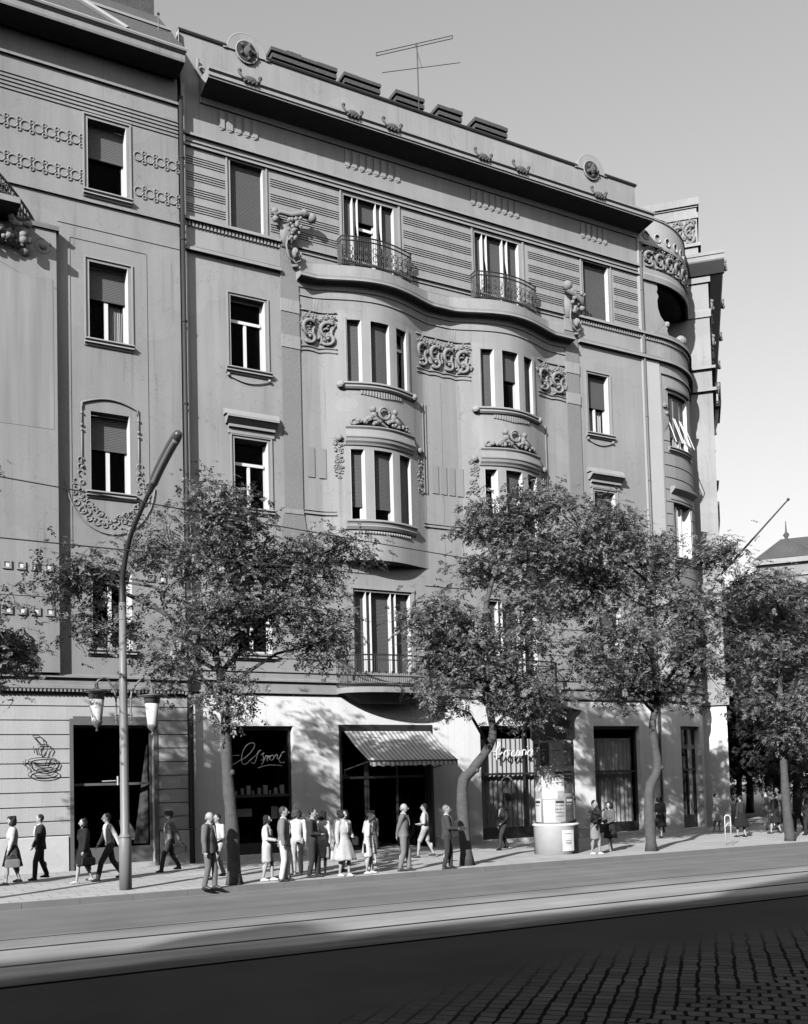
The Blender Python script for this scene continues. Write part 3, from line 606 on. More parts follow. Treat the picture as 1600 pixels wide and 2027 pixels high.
# ================================================================ rounded corner
for z in [6.3 + .5 * i for i in range(20)]:
    if z < 16.2:
        segs = [(29.0, 29.36), (31.0, 33.0)] if (11.0 < z + .3 < 13.6 or 15.4 < z + .3) or z < 9 else [(29.0, 33.0)]
        for a, b in segs: k = MB(W2); k.box(a, b, 0, .03, z + .02, z + .47, .2); k.build('channelled_course', M['stucco'], B2)
window(B2, W2, 29.35, 30.95, 15.6, 17.85, .25, 0, None, 0, 0, mulls=[29.35 + .53, 29.35 + 1.07], mw=.14, sill=.12, fr='light_trim', name='corner_window')
k = MB(W2)
for i in range(3):                                   # the three sashes: half-lowered blinds and casements pushed outwards
    a = 29.42 + i * .53; k.sweep(a, a + .38, [(-.16, 16.05), (-.14, 16.05), (-.14, 17.8), (-.16, 17.8)], .2)
k.build('roller_shutter', M['shutter'], B2)
for i in range(3):
    k = MB(W2); a = 29.42 + i * .53
    for (p, q) in (((a, -.12, 16.9), (a + .02, .28, 15.74)), ((a + .4, -.12, 16.9), (a + .42, .28, 15.74)), ((a + .02, .28, 15.74), (a + .42, .28, 15.74))): k.tube([p, q], .02, 4)
    k.build('open_sash', M['white'], B2)
window(B2, W2, 29.45, 30.9, 11.1, 13.3, .30, 0, None, 0, 0, mulls=[29.93, 30.42], mw=.12, sill=.12, name='corner_window')
mould('corner_pediment', W2, 29.25, 31.1, [(-.02, 13.42), (.06, 13.42), (.06, 13.62), (.28, 13.80), (.30, 13.90), (-.02, 13.95)])
window(B2, W2, 29.45, 30.9, 6.45, 8.7, .30, 1, None, .4, 0, sill=.12, name='corner_window')
mould('corner_hood', W2, 29.2, 31.15, [(-.02, 17.95), (.10, 17.97), (.12, 18.03), (-.02, 18.05)])
mould('corner_panel_line', W2, 28.95, 33.0, P(18.55, .06, .07))
k = MB(W2); k.box(28.93, 28.97, 0, .05, 6, 18.6, 1); k.build('corner_fillet', M['trim'], B2)
k = MB(W2); k.ball((29.12, .03, 17.25), .12); k.ball((29.22, .03, 16.95), .10)
for i in range(14): k.box(29.02 + .022 * i, 29.032 + .022 * i, 0, .045, 16.9 - .75 + .03 * i, 16.85 - .1 * (i % 3), 1)
k.build('corner_ornament', M['relief'], B2)
# loggia: dark back, curved cheek, parapet ball
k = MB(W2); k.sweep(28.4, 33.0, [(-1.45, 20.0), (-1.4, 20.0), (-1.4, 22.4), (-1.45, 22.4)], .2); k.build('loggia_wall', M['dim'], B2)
k = MB(W2); cheek = [(28.75, 22.3), (28.98, 22.3), (29.02, 22.1), (28.96, 21.95), (29.06, 21.8), (28.98, 21.6), (29.0, 21.3), (29.12, 21.0), (29.32, 20.82), (29.5, 20.78), (29.56, 20.6), (29.5, 20.45), (29.6, 20.3), (29.68, 20.12), (28.75, 20.12)]
k.grid([[(s, d, z) for s, z in cheek] for d in (-.2, .0)], True, True); k.ball((29.52, -.02, 20.72), .13); k.ball((30.75, -.05, 20.38), .30, (1.1, .8, .8), 12); k.ball((30.95, .05, 20.2), .1)
k.build('loggia_cheek', M['stucco'], B2)
mould('loggia_sill', W2, 28.6, 33.1, [(-.2, 20.1), (.12, 20.1), (.14, 20.2), (-.2, 20.22)])
mould('loggia_arch', W2, 28.2, 33.1, [(-.2, 22.3), (.10, 22.3), (.14, 22.5), (.06, 22.62), (.06, 22.8), (-.2, 22.82)])
fo = frieze(B2, W2, 28.25, 33.1, 22.72, 23.75, 8, 'relief_ring')
mould('ring_moulding', W2, 28.2, 33.1, [(-.02, 23.72), (.14, 23.74), (.16, 23.82), (-.02, 23.86)], 'light_trim')
k = MB(W2); holes = [(28.35 + i * .62, 28.59 + i * .62, 24.08, 24.38, .2) for i in range(8)]
wall(k, 28.06, 33.1, 23.86, 24.95, holes, .2, .04, .15); k.build('pierced_parapet', M['light_trim'], B2)
k = MB(W2)
for h in holes: k.sweep(h[0] - .03, h[1] + .03, [(-.17, 24.0), (-.15, 24.0), (-.15, 24.5), (-.17, 24.5)], .2)
k.build('parapet_back', M['black'], B2)
k = MB(W2)
for h in holes: k.ring(((h[0] + h[1]) / 2, .05, 24.20), .17, .03, 14, 5)
k.build('hole_moulding', M['light_trim'], B2, True)
k = MB(W2); k.sweep(28.06, 33.1, [(-.2, 24.95), (.08, 24.95), (.08, 25.0), (-.2, 25.02)], .15); k.build('parapet_coping', M['trim'], B2)
# ---- pavilion of the side street: end face and cornice seen in profile
def flat(W, name, s0, s1, z0, z1, m, ops=(), d=0): k = MB(W); wall(k, s0, s1, z0, z1, list(ops), .35, d, 1.0); return k.build(name, M[m], B2)
flat(WE, 'pavilion_end_wall', -3.0, 0, -.05, 5.2, 'shopwall'); flat(WE, 'pavilion_end_wall', -3.0, 0, 5.2, 25.0, 'stucco')
wins = [(2 + 4.2 * i, 3.3 + 4.2 * i, z, z + 2.3) for i in range(10) for z in (6.4, 11.1, 15.6, 20.1)]
flat(WS, 'side_street_wall', 0, 45, -.05, 25.0, 'stucco', wins)
for i in range(0, 10):
    for z in (6.4, 11.1, 15.6, 20.1): window(B2, WS, 2 + 4.2 * i, 3.3 + 4.2 * i, z, z + 2.3, .3, 1, None, .4, sill=.1, room=i < 3)
def both(name, prof, m='trim', e=0):
    dm = max(p[0] for p in prof)
    k = MB(WE); k.sweep(-3.0, dm, prof, 2); o = k.build(name, M[m], B2); k = MB(WS); k.sweep(0.0, 45, prof, 5); k.build(name, M[m], B2)
both('pavilion_cornice', [(-.02, 24.2), (.10, 24.22), (.62, 24.55), (.66, 24.60), (.66, 24.78), (.70, 24.80), (.70, 24.95), (-.02, 25.0)])
both('pavilion_ledge', P(20.0, .14, .14)); both('pavilion_ledge', P(19.0, .14, .16)); both('pavilion_ledge', P(22.35, .06, .35)); both('pavilion_ledge', P(23.9, .08, .25)); both('pavilion_ledge', [(-.02, 5.2), (.12, 5.2), (.12, 5.9), (-.02, 5.95)])
for i in range(12):
    s = .6 + 3.8 * i
    for c_, r_2, sc_ in [((s, .70, 24.85), .20, (.8, .7, 1.1))] + ([((s * .4 + .5, .10, z), .16, (.8, .7, 1.9)) for z in (23.2, 21.6)] if i < 6 else []):
        k = MB(WS); k.ball(c_, r_2, sc_, 8); k.ball((c_[0] + .1, c_[1] + .08, c_[2] - .12), r_2 * .6, n=6); k.ball((c_[0] - .08, c_[1] + .06, c_[2] + .14), r_2 * .5, n=6); k.build('pavilion_ornament', M['relief'], B2, True)
for z0, sa, sb, dd in ((20.6, 6.0, 8.6, .55), (15.4, 9, 12, .35)):
    k = MB(WS); k.box(sa, sb, 0, dd, z0 - .18, z0, 2); k.sweep(sa + .3, sb - .3, [(-.0, z0 - 1.6), (dd * .3, z0 - 1.2), (dd * .85, z0 - .18), (0, z0 - .18)], 2); bo = k.build('balcony', M['stucco'], B2)
    k = MB(WS)
    for z in (z0 + .05, z0 + .5, z0 + 1.0): k.tube([(sa, 0, z), (sa, dd, z), (sb, dd, z), (sb, 0, z)], .025, 5)
    for i in range(6): k.tube([(sa, dd * i / 5, z0), (sa, dd * i / 5, z0 + 1.0)], .018, 4)
    for i in range(24): k.tube([(sa + (sb - sa) * i / 23, dd, z0), (sa + (sb - sa) * i / 23, dd, z0 + 1.0)], .02, 4)
    k.build('balcony_railing', M['offwhite'], bo)
# attic block with relief above the pavilion
k = MB(WE); k.box(-6.0, -.35, -3.0, -.30, 24.9, 27.55, 2); k.box(-6.05, -.30, -3.0, -.24, 27.55, 27.62, 2); k.box(-6.1, -.25, -3.05, -.16, 27.62, 27.95, 2); k.box(-6.1, -.22, -3.0, -.20, 25.75, 25.9, 2); k.box(-6.1, -.28, -3.0, -.24, 27.05, 27.3, 2); k.build('attic_block', M['stucco'], B2)
k = MB(WE)
for i in range(10): swirl(k, -.65 - i * .55, 25.92, .55, 1.1, -.26, .04)
k.build('attic_relief', M['relief'], B2, True)
# ================================================================ SHOP FRONTS of building 2
def shop(s0, s1, z1, rails=(), posts=(), dark='black', curtain=False, base=.45, depth=.32, roomd=2.6):
    k = MB(W2); D = -depth; t = .07; z0 = .12
    k.box(s0, s0 + t, D, D + .10, z0, z1, 1); k.box(s1 - t, s1, D, D + .10, z0, z1, 1); k.box(s0 + t, s1 - t, D, D + .10, z1 - .12, z1, .4)
    for z in rails: k.box(s0 + t, s1 - t, D, D + .12, z - .04, z + .04, .4)
    for p in posts: k.box(p - .03, p + .03, D, D + .09, z0, z1 - .12, .4)
    if base: k.box(s0 + t, s1 - t, D - .02, D + .08, z0, z0 + base, .4)
    o = k.build('shop_window', M['shopframe'], B2)
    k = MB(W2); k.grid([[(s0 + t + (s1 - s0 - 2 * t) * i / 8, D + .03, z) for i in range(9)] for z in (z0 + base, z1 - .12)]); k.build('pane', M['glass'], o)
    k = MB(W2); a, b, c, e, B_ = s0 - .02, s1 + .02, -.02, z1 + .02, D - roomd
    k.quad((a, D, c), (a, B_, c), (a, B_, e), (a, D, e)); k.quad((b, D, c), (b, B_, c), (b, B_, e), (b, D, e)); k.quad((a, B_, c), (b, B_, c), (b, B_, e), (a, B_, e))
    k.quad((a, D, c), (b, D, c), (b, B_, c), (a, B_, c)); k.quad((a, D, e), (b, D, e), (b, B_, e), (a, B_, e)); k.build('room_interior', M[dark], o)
    if curtain:
        k = MB(W2); n = int((s1 - s0) * 26)
        k.grid([[(s0 + t + (s1 - s0 - 2 * t) * i / n, D - .12 + .035 * math.sin(i * 1.15 + .6 * math.sin(i * .37)), z) for i in range(n + 1)] for z in (z0 + base, z1 - .45)]); k.build('curtain', M['curtain'], o)
    return o
o1 = shop(10.48, 12.56, 4.15, rails=(1.95,), base=.35)
k = MB(W2)                                            # goods on the glass shelf
for i in range(9): s = 10.75 + i * .19; k.box(s, s + .05 + .04 * (i % 3), -.55, -.45, 2.0, 2.12 + .16 * ((i * 7) % 3) / 2, 1)
k.box(10.6, 12.45, -.6, -.42, 1.96, 1.99, 1); k.box(11.95, 12.15, -.5, -.45, 1.2, 1.6, 1); k.box(12.2, 12.3, -.5, -.45, 1.15, 1.55, 1); k.box(10.7, 11.3, -.6, -.5, 1.3, 1.55, 1)
k.build('shelf_display', M['offwhite'], o1)
o2 = shop(19.70, 23.88, 4.18, rails=(2.45,), posts=(21.75,), curtain=True, base=.40)
k = MB(W2); k.ring((20.95, -.24, 2.0), .30, .022, 20, 5, 1.15); k.tube([(20.95, -.26, 1.75), (20.95, -.26, 1.95)], .16, 14); k.build('window_emblem', M['offwhite'], o2)
o3 = shop(24.84, 27.13, 4.19, rails=(2.45,), curtain=True, base=.38)
o4 = shop(29.31, 30.9, 4.20, rails=(2.45,), posts=(30.1,), base=.5)
k = MB(W2)
for i in range(9): s = 29.6 + i * .13; k.tube([(s, -.2, 3.28), (s, -.2, 3.46)] if i % 2 else [(s - .03, -.2, 3.30), (s, -.2, 3.45), (s + .04, -.2, 3.30)], .018, 4)
k.build('window_lettering', M['offwhite'], o4)
k = MB(W2); k.box(29.5, 29.75, -.7, -.5, 3.25, 3.7, 1); k.box(29.6, 29.8, -.7, -.5, 2.5, 2.85, 1); k.box(30.2, 30.5, -.6, -.5, 2.5, 3.0, 1)
for s in (29.75, 30.55): k.sweep(s, s + .16, [(-.5, .65), (-.46, .65), (-.46, 2.2), (-.5, 2.2)], 1)
k.build('shelf_display', M['offwhite'], o4)
k = MB(W2); k.box(30.9, 31.0, -.02, .06, .1, 3.3, .2); k.build('door_jamb', M['offwhite'], B2)
# entrance of the middle shop
o5 = shop(14.20, 17.69, 4.16, rails=(2.45,), posts=(15.3, 15.38, 16.5), base=.0, depth=.42, roomd=4)
k = MB(W2); k.box(14.2, 17.69, -.05, .05, 3.98, 4.2, 1); k.box(14.17, 14.25, -.3, .03, .0, 4.2, 1); k.box(17.64, 17.72, -.3, .03, .0, 4.2, 1); k.build('shop_surround', M['shopframe'], o5)
k = MB(W2); k.lathe((14.75, -.8, 2.45), [(.02, 0), (.13, .05), (.1, .1), (.03, .12), (.03, .3)], 10); k.lathe((14.6, -.8, 3.35), [(.13, 0), (.1, .1), (.04, .2), (.04, .42)], 10); k.build('shelf_display', M['offwhite'], o5)
mould('plinth', W2, 12.7, 14.1, [(-.02, -.05), (.05, -.05), (.05, .35), (-.02, .38)], 'plinth'); mould('plinth', W2, 17.8, 19.6, [(-.02, -.05), (.05, -.05), (.05, .35), (-.02, .38)], 'plinth'); mould('plinth', W2, 24.0, 24.75, [(-.02, -.05), (.05, -.05), (.05, .35), (-.02, .38)], 'plinth')
# awning
AW = empty('awning', (15.9, 29.5, 4.0), 'striped canvas awning let down over the shop entrance, pale with narrow dark stripes', 'awning')
n = 42; k = MB(); A0, A1 = Vector((14.32, 29.93, 3.98)), Vector((17.62, 29.93, 3.98)); bo0, bo1 = Vector((14.42, 28.28, 2.95)), Vector((17.66, 28.28, 2.95))
am = bpy.data.materials.new('striped_canvas'); am.use_nodes = True; nn = am.node_tree; bb = nn.nodes['Principled BSDF']; bb.inputs['Roughness'].default_value = .9
tc = nn.nodes.new('ShaderNodeTexCoord'); sx = nn.nodes.new('ShaderNodeSeparateXYZ'); nn.links.new(tc.outputs['Object'], sx.inputs[0])
def _m(op, a, v):
    q = nn.nodes.new('ShaderNodeMath'); q.operation = op; nn.links.new(a, q.inputs[0]); q.inputs[1].default_value = v; return q.outputs[0]
fr_ = _m('FRACT', _m('MULTIPLY', sx.outputs[0], 1 / .165), 0); gt = _m('GREATER_THAN', fr_, .58); mu = _m('MULTIPLY', gt, -.42); ad = _m('ADD', mu, .74)
cb = nn.nodes.new('ShaderNodeCombineColor'); [nn.links.new(ad, cb.inputs[i]) for i in range(3)]; nn.links.new(cb.outputs[0], bb.inputs['Base Color'])
rows = []
for j in range(9):
    t = j / 8; rows.append([tuple(A0.lerp(A1, i / n).lerp(bo0.lerp(bo1, i / n), t) + Vector((0, 0, -.05 * math.sin(PI * t) - .01 * math.sin(i * 1.3) * t))) for i in range(n + 1)])
rows.append([(p[0], p[1] - .01, p[2] - .14 - .03 * abs(math.sin(i * PI / 4))) for i, p in enumerate(rows[-1])])
k.grid(rows); k.build('canvas', am, AW, True)
k = MB(); k.tube([tuple(bo0), tuple(bo1)], .025, 6)
for a, b in ((A0, bo0), (A1, bo1)): k.tube([(a.x, 29.9, 2.7), tuple(b)], .02, 6)
k.box(14.25, 17.66, 29.93, 29.99, 3.95, 4.08) if 0 else None
k.build('awning_arm', M['darkmetal'], AW)
# script signs (hand-bent tube lettering)
def script(name, strokes, sc, ox, oy, plane_d, r, m, label):
    k = MB(W2)
    for st in strokes:
        pts = [(ox + x * sc[0], plane_d, oy - y * sc[1]) for x, y in st]
        if len(pts) > 2:      # smooth
            q = []
            for i in range(len(pts) - 1):
                p0, p1, p2, p3 = (Vector(pts[max(i - 1, 0)]), Vector(pts[i]), Vector(pts[i + 1]), Vector(pts[min(i + 2, len(pts) - 1)]))
                for t in (0, .33, .66): q.append(tuple(.5 * ((2 * p1) + (p2 - p0) * t + (2 * p0 - 5 * p1 + 4 * p2 - p3) * t * t + (3 * p1 - p0 - 3 * p2 + p3) * t ** 3)))
            q.append(pts[-1]); pts = q
        k.tube(pts, r, 6)
    return tag(k.build(name, M[m], None, True), label, 'shop sign')
s1_ = [[(120, 890), (200, 850), (300, 790), (400, 740), (500, 650), (580, 550), (605, 470), (570, 430), (500, 440), (420, 500), (360, 600), (330, 700), (325, 800), (350, 870), (400, 880), (470, 830), (540, 760), (620, 700), (700, 600), (740, 590)],
       [(700, 600), (660, 680), (640, 750), (600, 850), (560, 860), (530, 840)], [(730, 690), (800, 640), (775, 700), (795, 760), (765, 800), (735, 790)],
       [(845, 690), (800, 800), (745, 890)], [(825, 730), (870, 705), (885, 750), (850, 790)], [(872, 825), (868, 760), (900, 715), (935, 710)],
       [(985, 690), (940, 710), (918, 760), (940, 800), (985, 790), (1010, 740), (985, 690)], [(1010, 740), (1060, 685), (1088, 700), (1078, 760), (1105, 780), (1140, 740), (1190, 640), (1245, 625)],
       [(1115, 780), (1140, 845), (1185, 860), (1235, 850)], [(660, 965), (760, 930), (900, 905), (1000, 905), (1180, 920)], [(130, 695), (280, 690)]]
script('neon_sign', s1_, (.00158, .00150), 10.37, 4.27, -.20, .013, 'lettering', 'white handwritten tube sign reading Esspresso across the dark shop window')
s2_ = [[(225, 590), (290, 612), (345, 530), (360, 485), (335, 480), (318, 560), (308, 640), (310, 725)], [(310, 640), (345, 655), (385, 615)], [(445, 590), (412, 618), (408, 660), (440, 678), (466, 640), (448, 595), (500, 600)],
       [(548, 598), (512, 620), (504, 660), (530, 680), (565, 655)], [(605, 592), (572, 620), (574, 665), (604, 668), (618, 600), (624, 665), (650, 660)], [(648, 670), (656, 590), (700, 602), (690, 660)], [(790, 580), (742, 600), (714, 640), (740, 672), (770, 650), (790, 580), (798, 672)], [(715, 548), (722, 540)]]
script('tube_sign', s2_, (.00334, .0026), 19.474, 4.84, -.18, .026, 'lettering', 'pale cursive sign reading locaria on the curtained shop window')
def cupsign():
    e = lambda cx, cy, rx, ry, a0=0, a1=6.2832, n=18: [(cx + rx * math.cos(a0 + (a1 - a0) * i / n), cy + ry * math.sin(a0 + (a1 - a0) * i / n)) for i in range(n + 1)]
    st = [e(325, 826, 118, 22), [(207, 826), (222, 870), (260, 905), (330, 916), (400, 900), (436, 862), (443, 826)], [(440, 838), (462, 850), (448, 885), (405, 900)], [(170, 832), (160, 850), (205, 880), (205, 905)], e(330, 935, 125, 36), e(330, 928, 90, 20, 0, PI),
          [(245, 632), (292, 630), (330, 660), (346, 710), (300, 695), (270, 662), (245, 632)], [(250, 715), (262, 770)], [(302, 785), (290, 735), (318, 702), (372, 704), (405, 742), (385, 782)], [(308, 790), (334, 742)], [(350, 792), (368, 742)], [(350, 860), (362, 825), (378, 800)], [(285, 705), (350, 700)], [(240, 850), (300, 870), (380, 868)], [(190, 815), (180, 840), (215, 850)], [(260, 880), (330, 893), (400, 878)]]
    k = MB(W1)
    for s in st: k.tube([(3.80 + x * .00323, .10, 6.12 - y * .0036) for x, y in s], .012, 6)
    for x, z in ((4.65, 3.1), (5.25, 2.9), (4.9, 3.7), (5.0, 2.75)): k.tube([(x, 0, z), (x, .1, z)], .012, 5)
    return tag(k.build('cup_sign', M['signdark'], None, True), 'dark tube sign of a steaming coffee cup on its saucer, on the banded stone wall', 'shop sign')
cupsign()
# downpipes
def pipe(W, s, d, z0, z1, r, label, m='darkmetal'):
    k = MB(W); k.tube([(s, d, z0), (s, d, z1)], r, 8)
    z = z0 + 1
    while z < z1: k.tube([(s, d, z), (s, d, z + .06)], r * 1.2, 8); z += 2.6
    tag(k.build('downpipe', M[m], None, True), label, 'drainpipe')
pipe(W1, 9.13, .10, .0, 23.8, .075, 'dark downpipe in the joint between the two houses', 'iron')
pipe(W2, 28.09, .08, .0, 23.4, .05, 'thin downpipe on the right side of the corner house', 'greypaint')
# TV aerial
AE = empty('television_aerial', (19.12, 32, 27.3), 'tall two-bar television aerial above the chimneys', 'aerial')
k = MB(); k.tube([(19.12, 32, 26.0), (19.1, 32, 30.45)], .022, 6); k.build('mast', M['darkmetal'], AE)
k = MB(); a, b = Vector((17.43, 32.2, 29.6)), Vector((20.6, 31.8, 31.1))
for q in (-.06, .06): k.tube([tuple(a + Vector((0, 0, q))), tuple(b + Vector((0, 0, q)))], .016, 5)
k.tube([tuple(a + Vector((0, 0, -.06))), tuple(a + Vector((0, 0, .06)))], .016, 5); k.tube([tuple(b + Vector((0, 0, -.06))), tuple(b + Vector((0, 0, .06)))], .016, 5)
k.tube([(17.56, 32, 28.8), (21.05, 32, 30.35)], .014, 5); k.tube([(19.02, 32, 30.42), (19.3, 32, 29.55)], .014, 5); k.build('antenna_bar', M['darkmetal'], AE)
# ================================================================ BUILDING 1 (left)
B1 = empty('stucco_house', (5, 29.85, 0), 'grey stucco house with banded ground floor and deep dark eaves at the left', 'building')
X0, X1 = -6.0, 9.05
o = [(5.70, 8.02, .12, 4.15, .3)]
k = MB(W1); wall(k, X0, X1, -.05, 5.15, o); k.build('ground_floor_wall', M['stone'], B1)
ops = [(6.28, 7.44, z, z + h) for z, h in ((6.4, 2.32), (11.05, 2.36), (15.6, 2.33), (20.12, 2.2))]
k = MB(W1); wall(k, X0, X1, 5.15, 24.45, ops); k.build('upper_wall', M['stucco_left'], B1)
k = MB(); k.quad((X1, 29.85, -.05), (X1, 31, -.05), (X1, 31, 26), (X1, 29.85, 26)); k.build('party_wall', M['stucco_left'], B1)
z = 1.02; row = 0                                    # banded ashlar courses with pale pointed uprights
while z < 5.0:
    zt = min(z + .408, 5.05)
    k = MB(W1); jn = MB(W1)
    for a, b in (((X0, 5.60), (8.12, X1)) if z < 4.2 else ((X0, X1),)):
        k.box(a, b, -.01, .035, z + .014, zt - .016, 1); s = a + .3 - (row % 2) * .35
        while s < b - .05:
            if s > a: jn.box(s, s + .018, .0, .038, z + .02, zt - .022, 1)
            s += .70
    co = k.build('ashlar_course', M['stone'], B1); jn.build('pointing', M['offwhite'], co); z += .408; row += 1
for a, b in ((X0, 5.55), (8.16, X1)): mould('plinth', W1, a, b, [(-.01, -.05), (.06, -.05), (.06, .97), (-.01, 1.0)], 'plinth', B1)
k = MB(W1); k.box(5.60, 5.70, 0, .07, .0, 4.33, 1); k.box(8.02, 8.12, 0, .07, .0, 4.33, 1); k.box(5.70, 8.02, 0, .07, 4.15, 4.40, 1); k.build('shop_surround', M['greypaint'], B1)
mould('ledge', W1, X0, X1, [(-.01, 5.05), (.08, 5.05), (.22, 5.18), (.22, 5.26), (.08, 5.30), (.08, 5.44), (.18, 5.50), (.18, 5.56), (-.01, 5.62)], 'stucco_left', B1)
k = MB(W1); s = X0
while s < X1: k.box(s, s + .055, .08, .20, 5.09, 5.17, 1); s += .11
k.build('dentil_band', M['stucco_left'], B1)
# shop window of the café
k = MB(W1); D = -.28
k.box(5.70, 5.76, D, D + .08, .12, 4.15, 1); k.box(7.95, 8.02, D, D + .08, .12, 4.15, 1); k.box(5.76, 7.95, D, D + .08, 4.07, 4.15, 1); k.box(5.76, 7.95, D, D + .10, 2.40, 2.47, 1); k.box(5.76, 7.95, D, D + .08, .12, .60, 1)
o6 = k.build('shop_window', M['greypaint'], B1)
k = MB(W1); k.quad((5.76, D + .03, .60), (7.95, D + .03, .60), (7.95, D + .03, 4.07), (5.76, D + .03, 4.07)); k.build('pane', M['glass'], o6)
k = MB(W1); a, b, c, e, B_ = 5.68, 8.04, -.02, 4.17, D - 3.0
k.quad((a, D, c), (a, B_, c), (a, B_, e), (a, D, e)); k.quad((b, D, c), (b, B_, c), (b, B_, e), (b, D, e)); k.quad((a, B_, c), (b, B_, c), (b, B_, e), (a, B_, e)); k.quad((a, D, c), (b, D, c), (b, B_, c), (a, B_, c)); k.quad((a, D, e), (b, D, e), (b, B_, e), (a, B_, e)); k.build('room_interior', M['black'], o6)
k = MB(W1); k.grid([[(7.93, D - .1, 3.6), (7.88, D - .14, 3.4)], [(7.93, D - .1, .65), (7.55, D - .3, .65)]]); k.build('curtain', M['greypaint'], o6)
k = MB(W1); k.tube([(6.55, D + .1, 2.52), (6.95, D + .1, 2.53)], .02, 6); k.tube([(7.0, D + .1, 2.40), (7.0, D + .1, 2.66)], .03, 6); k.build('blind_rod', M['offwhite'], o6)
k = MB(W1); k.grid([[(7.15, -.75, 1.35), (7.35, -.72, 1.45), (7.6, -.8, 1.1)], [(7.25, -.7, .75), (7.4, -.7, .75), (7.75, -.8, .75)]]); k.build('tablecloth', M['offwhite'], o6)
# upper windows of the left house
for z, h, sh, cu, tr in ((6.4, 2.32, 0, 0, None), (11.05, 2.36, .42, 0, None), (15.6, 2.33, .40, 2, None), (20.12, 2.2, .44, 0, None)):
    window(B1, W1, 6.28, 7.44, z, z + h, .45, 1 if z != 20.12 else 0, tr, sh, cu, sm='shutter_l', sill=.14, outl=.14 if z > 15 else None, mw=.12)
k = MB(W1)                                           # fine frames cut around the bay of windows
for a in (5.72, 7.98): k.box(a, a + .025, 0, .02, 9.3, 18.55, 1)
k.box(5.745, 7.98, 0, .02, 18.53, 18.555, 1); k.build('wall_fillet', M['stucco_left'], B1)
k = MB(W1)                                           # arched moulding and side cords of the third-floor window
k.tube([(6.05, .03, 13.45)] + [(6.05 + 1.62 * t, .04, 13.62 + .20 * math.sin(PI * t)) for t in [i / 12 for i in range(13)]] + [(7.67, .03, 13.45)], .032, 6)
for s in (6.03, 7.69):
    k.tube([(s, .03, 13.62), (s, .03, 12.9)], .022, 6); k.tube([(s, .03, 12.8), (s, .03, 11.7)], .022, 6)
    for z in (13.3, 12.95, 12.8, 11.7): k.ball((s, .04, z), .05, n=6)
k.build('window_cord', M['stucco_left'], B1, True)
k = MB(W1)                                           # half-wreath of rosettes under the window
for i in range(30):
    t = i / 29; a = PI + PI * t; rx, rz = 1.12, 1.35
    for q in ((1.0 + R.uniform(-.04, .04), .80 + R.uniform(-.06, .04)) if i % 2 else (.92 + R.uniform(-.06, .06),)):
        s, z = 6.86 + rx * q * math.cos(a), 11.35 + rz * q * math.sin(a)
        k.ring((s, .015, z), R.uniform(.05, .10), .022, 10, 5, a0=R.random() * 6, a1=R.random() * 6 + 5); k.ball((s + R.uniform(-.06, .06), .02, z + R.uniform(-.06, .06)), .035, n=6)
k.tube([(6.86 + 1.30 * math.cos(a), .03, 11.4 + 1.62 * math.sin(a)) for a in [PI * 1.02 + PI * .96 * i / 24 for i in range(25)]], .022, 5)
for e in (-1, 1):
    for z in (11.5, 11.7, 11.9): k.ring((6.86 + e * .86, .02, z), .09, .025, 10, 5, a0=0, a1=4.5)
k.build('rosette_wreath', M['stucco_left'], B1, True)
for zc, L_ in [(z_, l_) for z_ in (21.55, 20.45) for l_ in ([7.80 + .35 * i for i in range(4)], [5.94 - .35 * i for i in range(18)])]:   # chain-link bands either side of the top window
    k = MB(W1)
    for s in L_:
        k.ring((s, .012, zc), .135, .026, 14, 5)
        for e in (-1, 1): k.ring((s + .175, .012, zc + e * .15), .055, .022, 10, 5)
    k.build('chain_ornament', M['stucco_left'], B1, True)
for z in (22.50, 22.62, 22.74, 22.86, 22.98): mould('string_course', W1, X0, X1, P(z, .03, .05), 'stucco_left', B1, step=2)
mould('string_course', W1, X0, X1, P(23.52, .08, .10), 'stucco_left', B1, step=2)
mould('string_course', W1, 4.0, X1, P(19.70, .07, .08), 'stucco_left', B1, step=2); mould('string_course', W1, 5.4, X1, P(18.92, .02, .03), 'stucco_left', B1, step=2)
k = MB(W1)                                           # flat bay standing slightly forward, fluted field
k.box(X0, 5.32, -.02, .27, 5.62, 18.45, 3); k.build('shallow_bay', M['stucco_left'], B1)
k = MB(W1); k.box(2.8, 5.22, .26, .278, 12.6, 17.0, 1); k.build('fluted_field', M['stucco_flute'], B1)
mould('bay_capping', W1, X0, 5.40, [(.0, 18.45), (.34, 18.45), (.38, 18.56), (.0, 18.60)], 'stucco_left', B1, 1)
k = MB(W1); k.tube([(3.0, .27, 17.25), (3.8, .27, 17.22), (4.4, .27, 16.98), (5.0, .27, 16.92), (5.3, .27, 16.75)], .012, 5); k.build('incised_line', M['stucco_left'], B1)
for s, z, z2 in [(3.55 + .37 * i, 8.60, 0) for i in range(5)] + [(3.2 + .37 * i, 7.33, 0) for i in range(6)] + [(7.98, 8.58, 1), (8.33, 8.56, 1)]:
    k = MB(W1); d0 = 0 if z2 else .27; q = .12
    for a, b, c, e in ((-q, q, q - .05, q), (-q, q, -q, -q + .05), (-q, -q + .05, -q + .05, q - .05), (q - .05, q, -q + .05, q - .05)): k.box(s + a, s + b, d0, d0 + .05, z + c, z + e, 1)
    o = k.build('tile_frame', M['stucco_left'], B1)
    k = MB(W1); k.box(s - .065, s + .065, d0, d0 + .02, z - .065, z + .065, 1); k.build('white_tile', M['white'], o)
mould('string_course', W1, X0, 5.4, [(.26, 7.75), (.29, 7.76), (.29, 7.79), (.26, 7.8)], 'stucco_left', B1, 1)
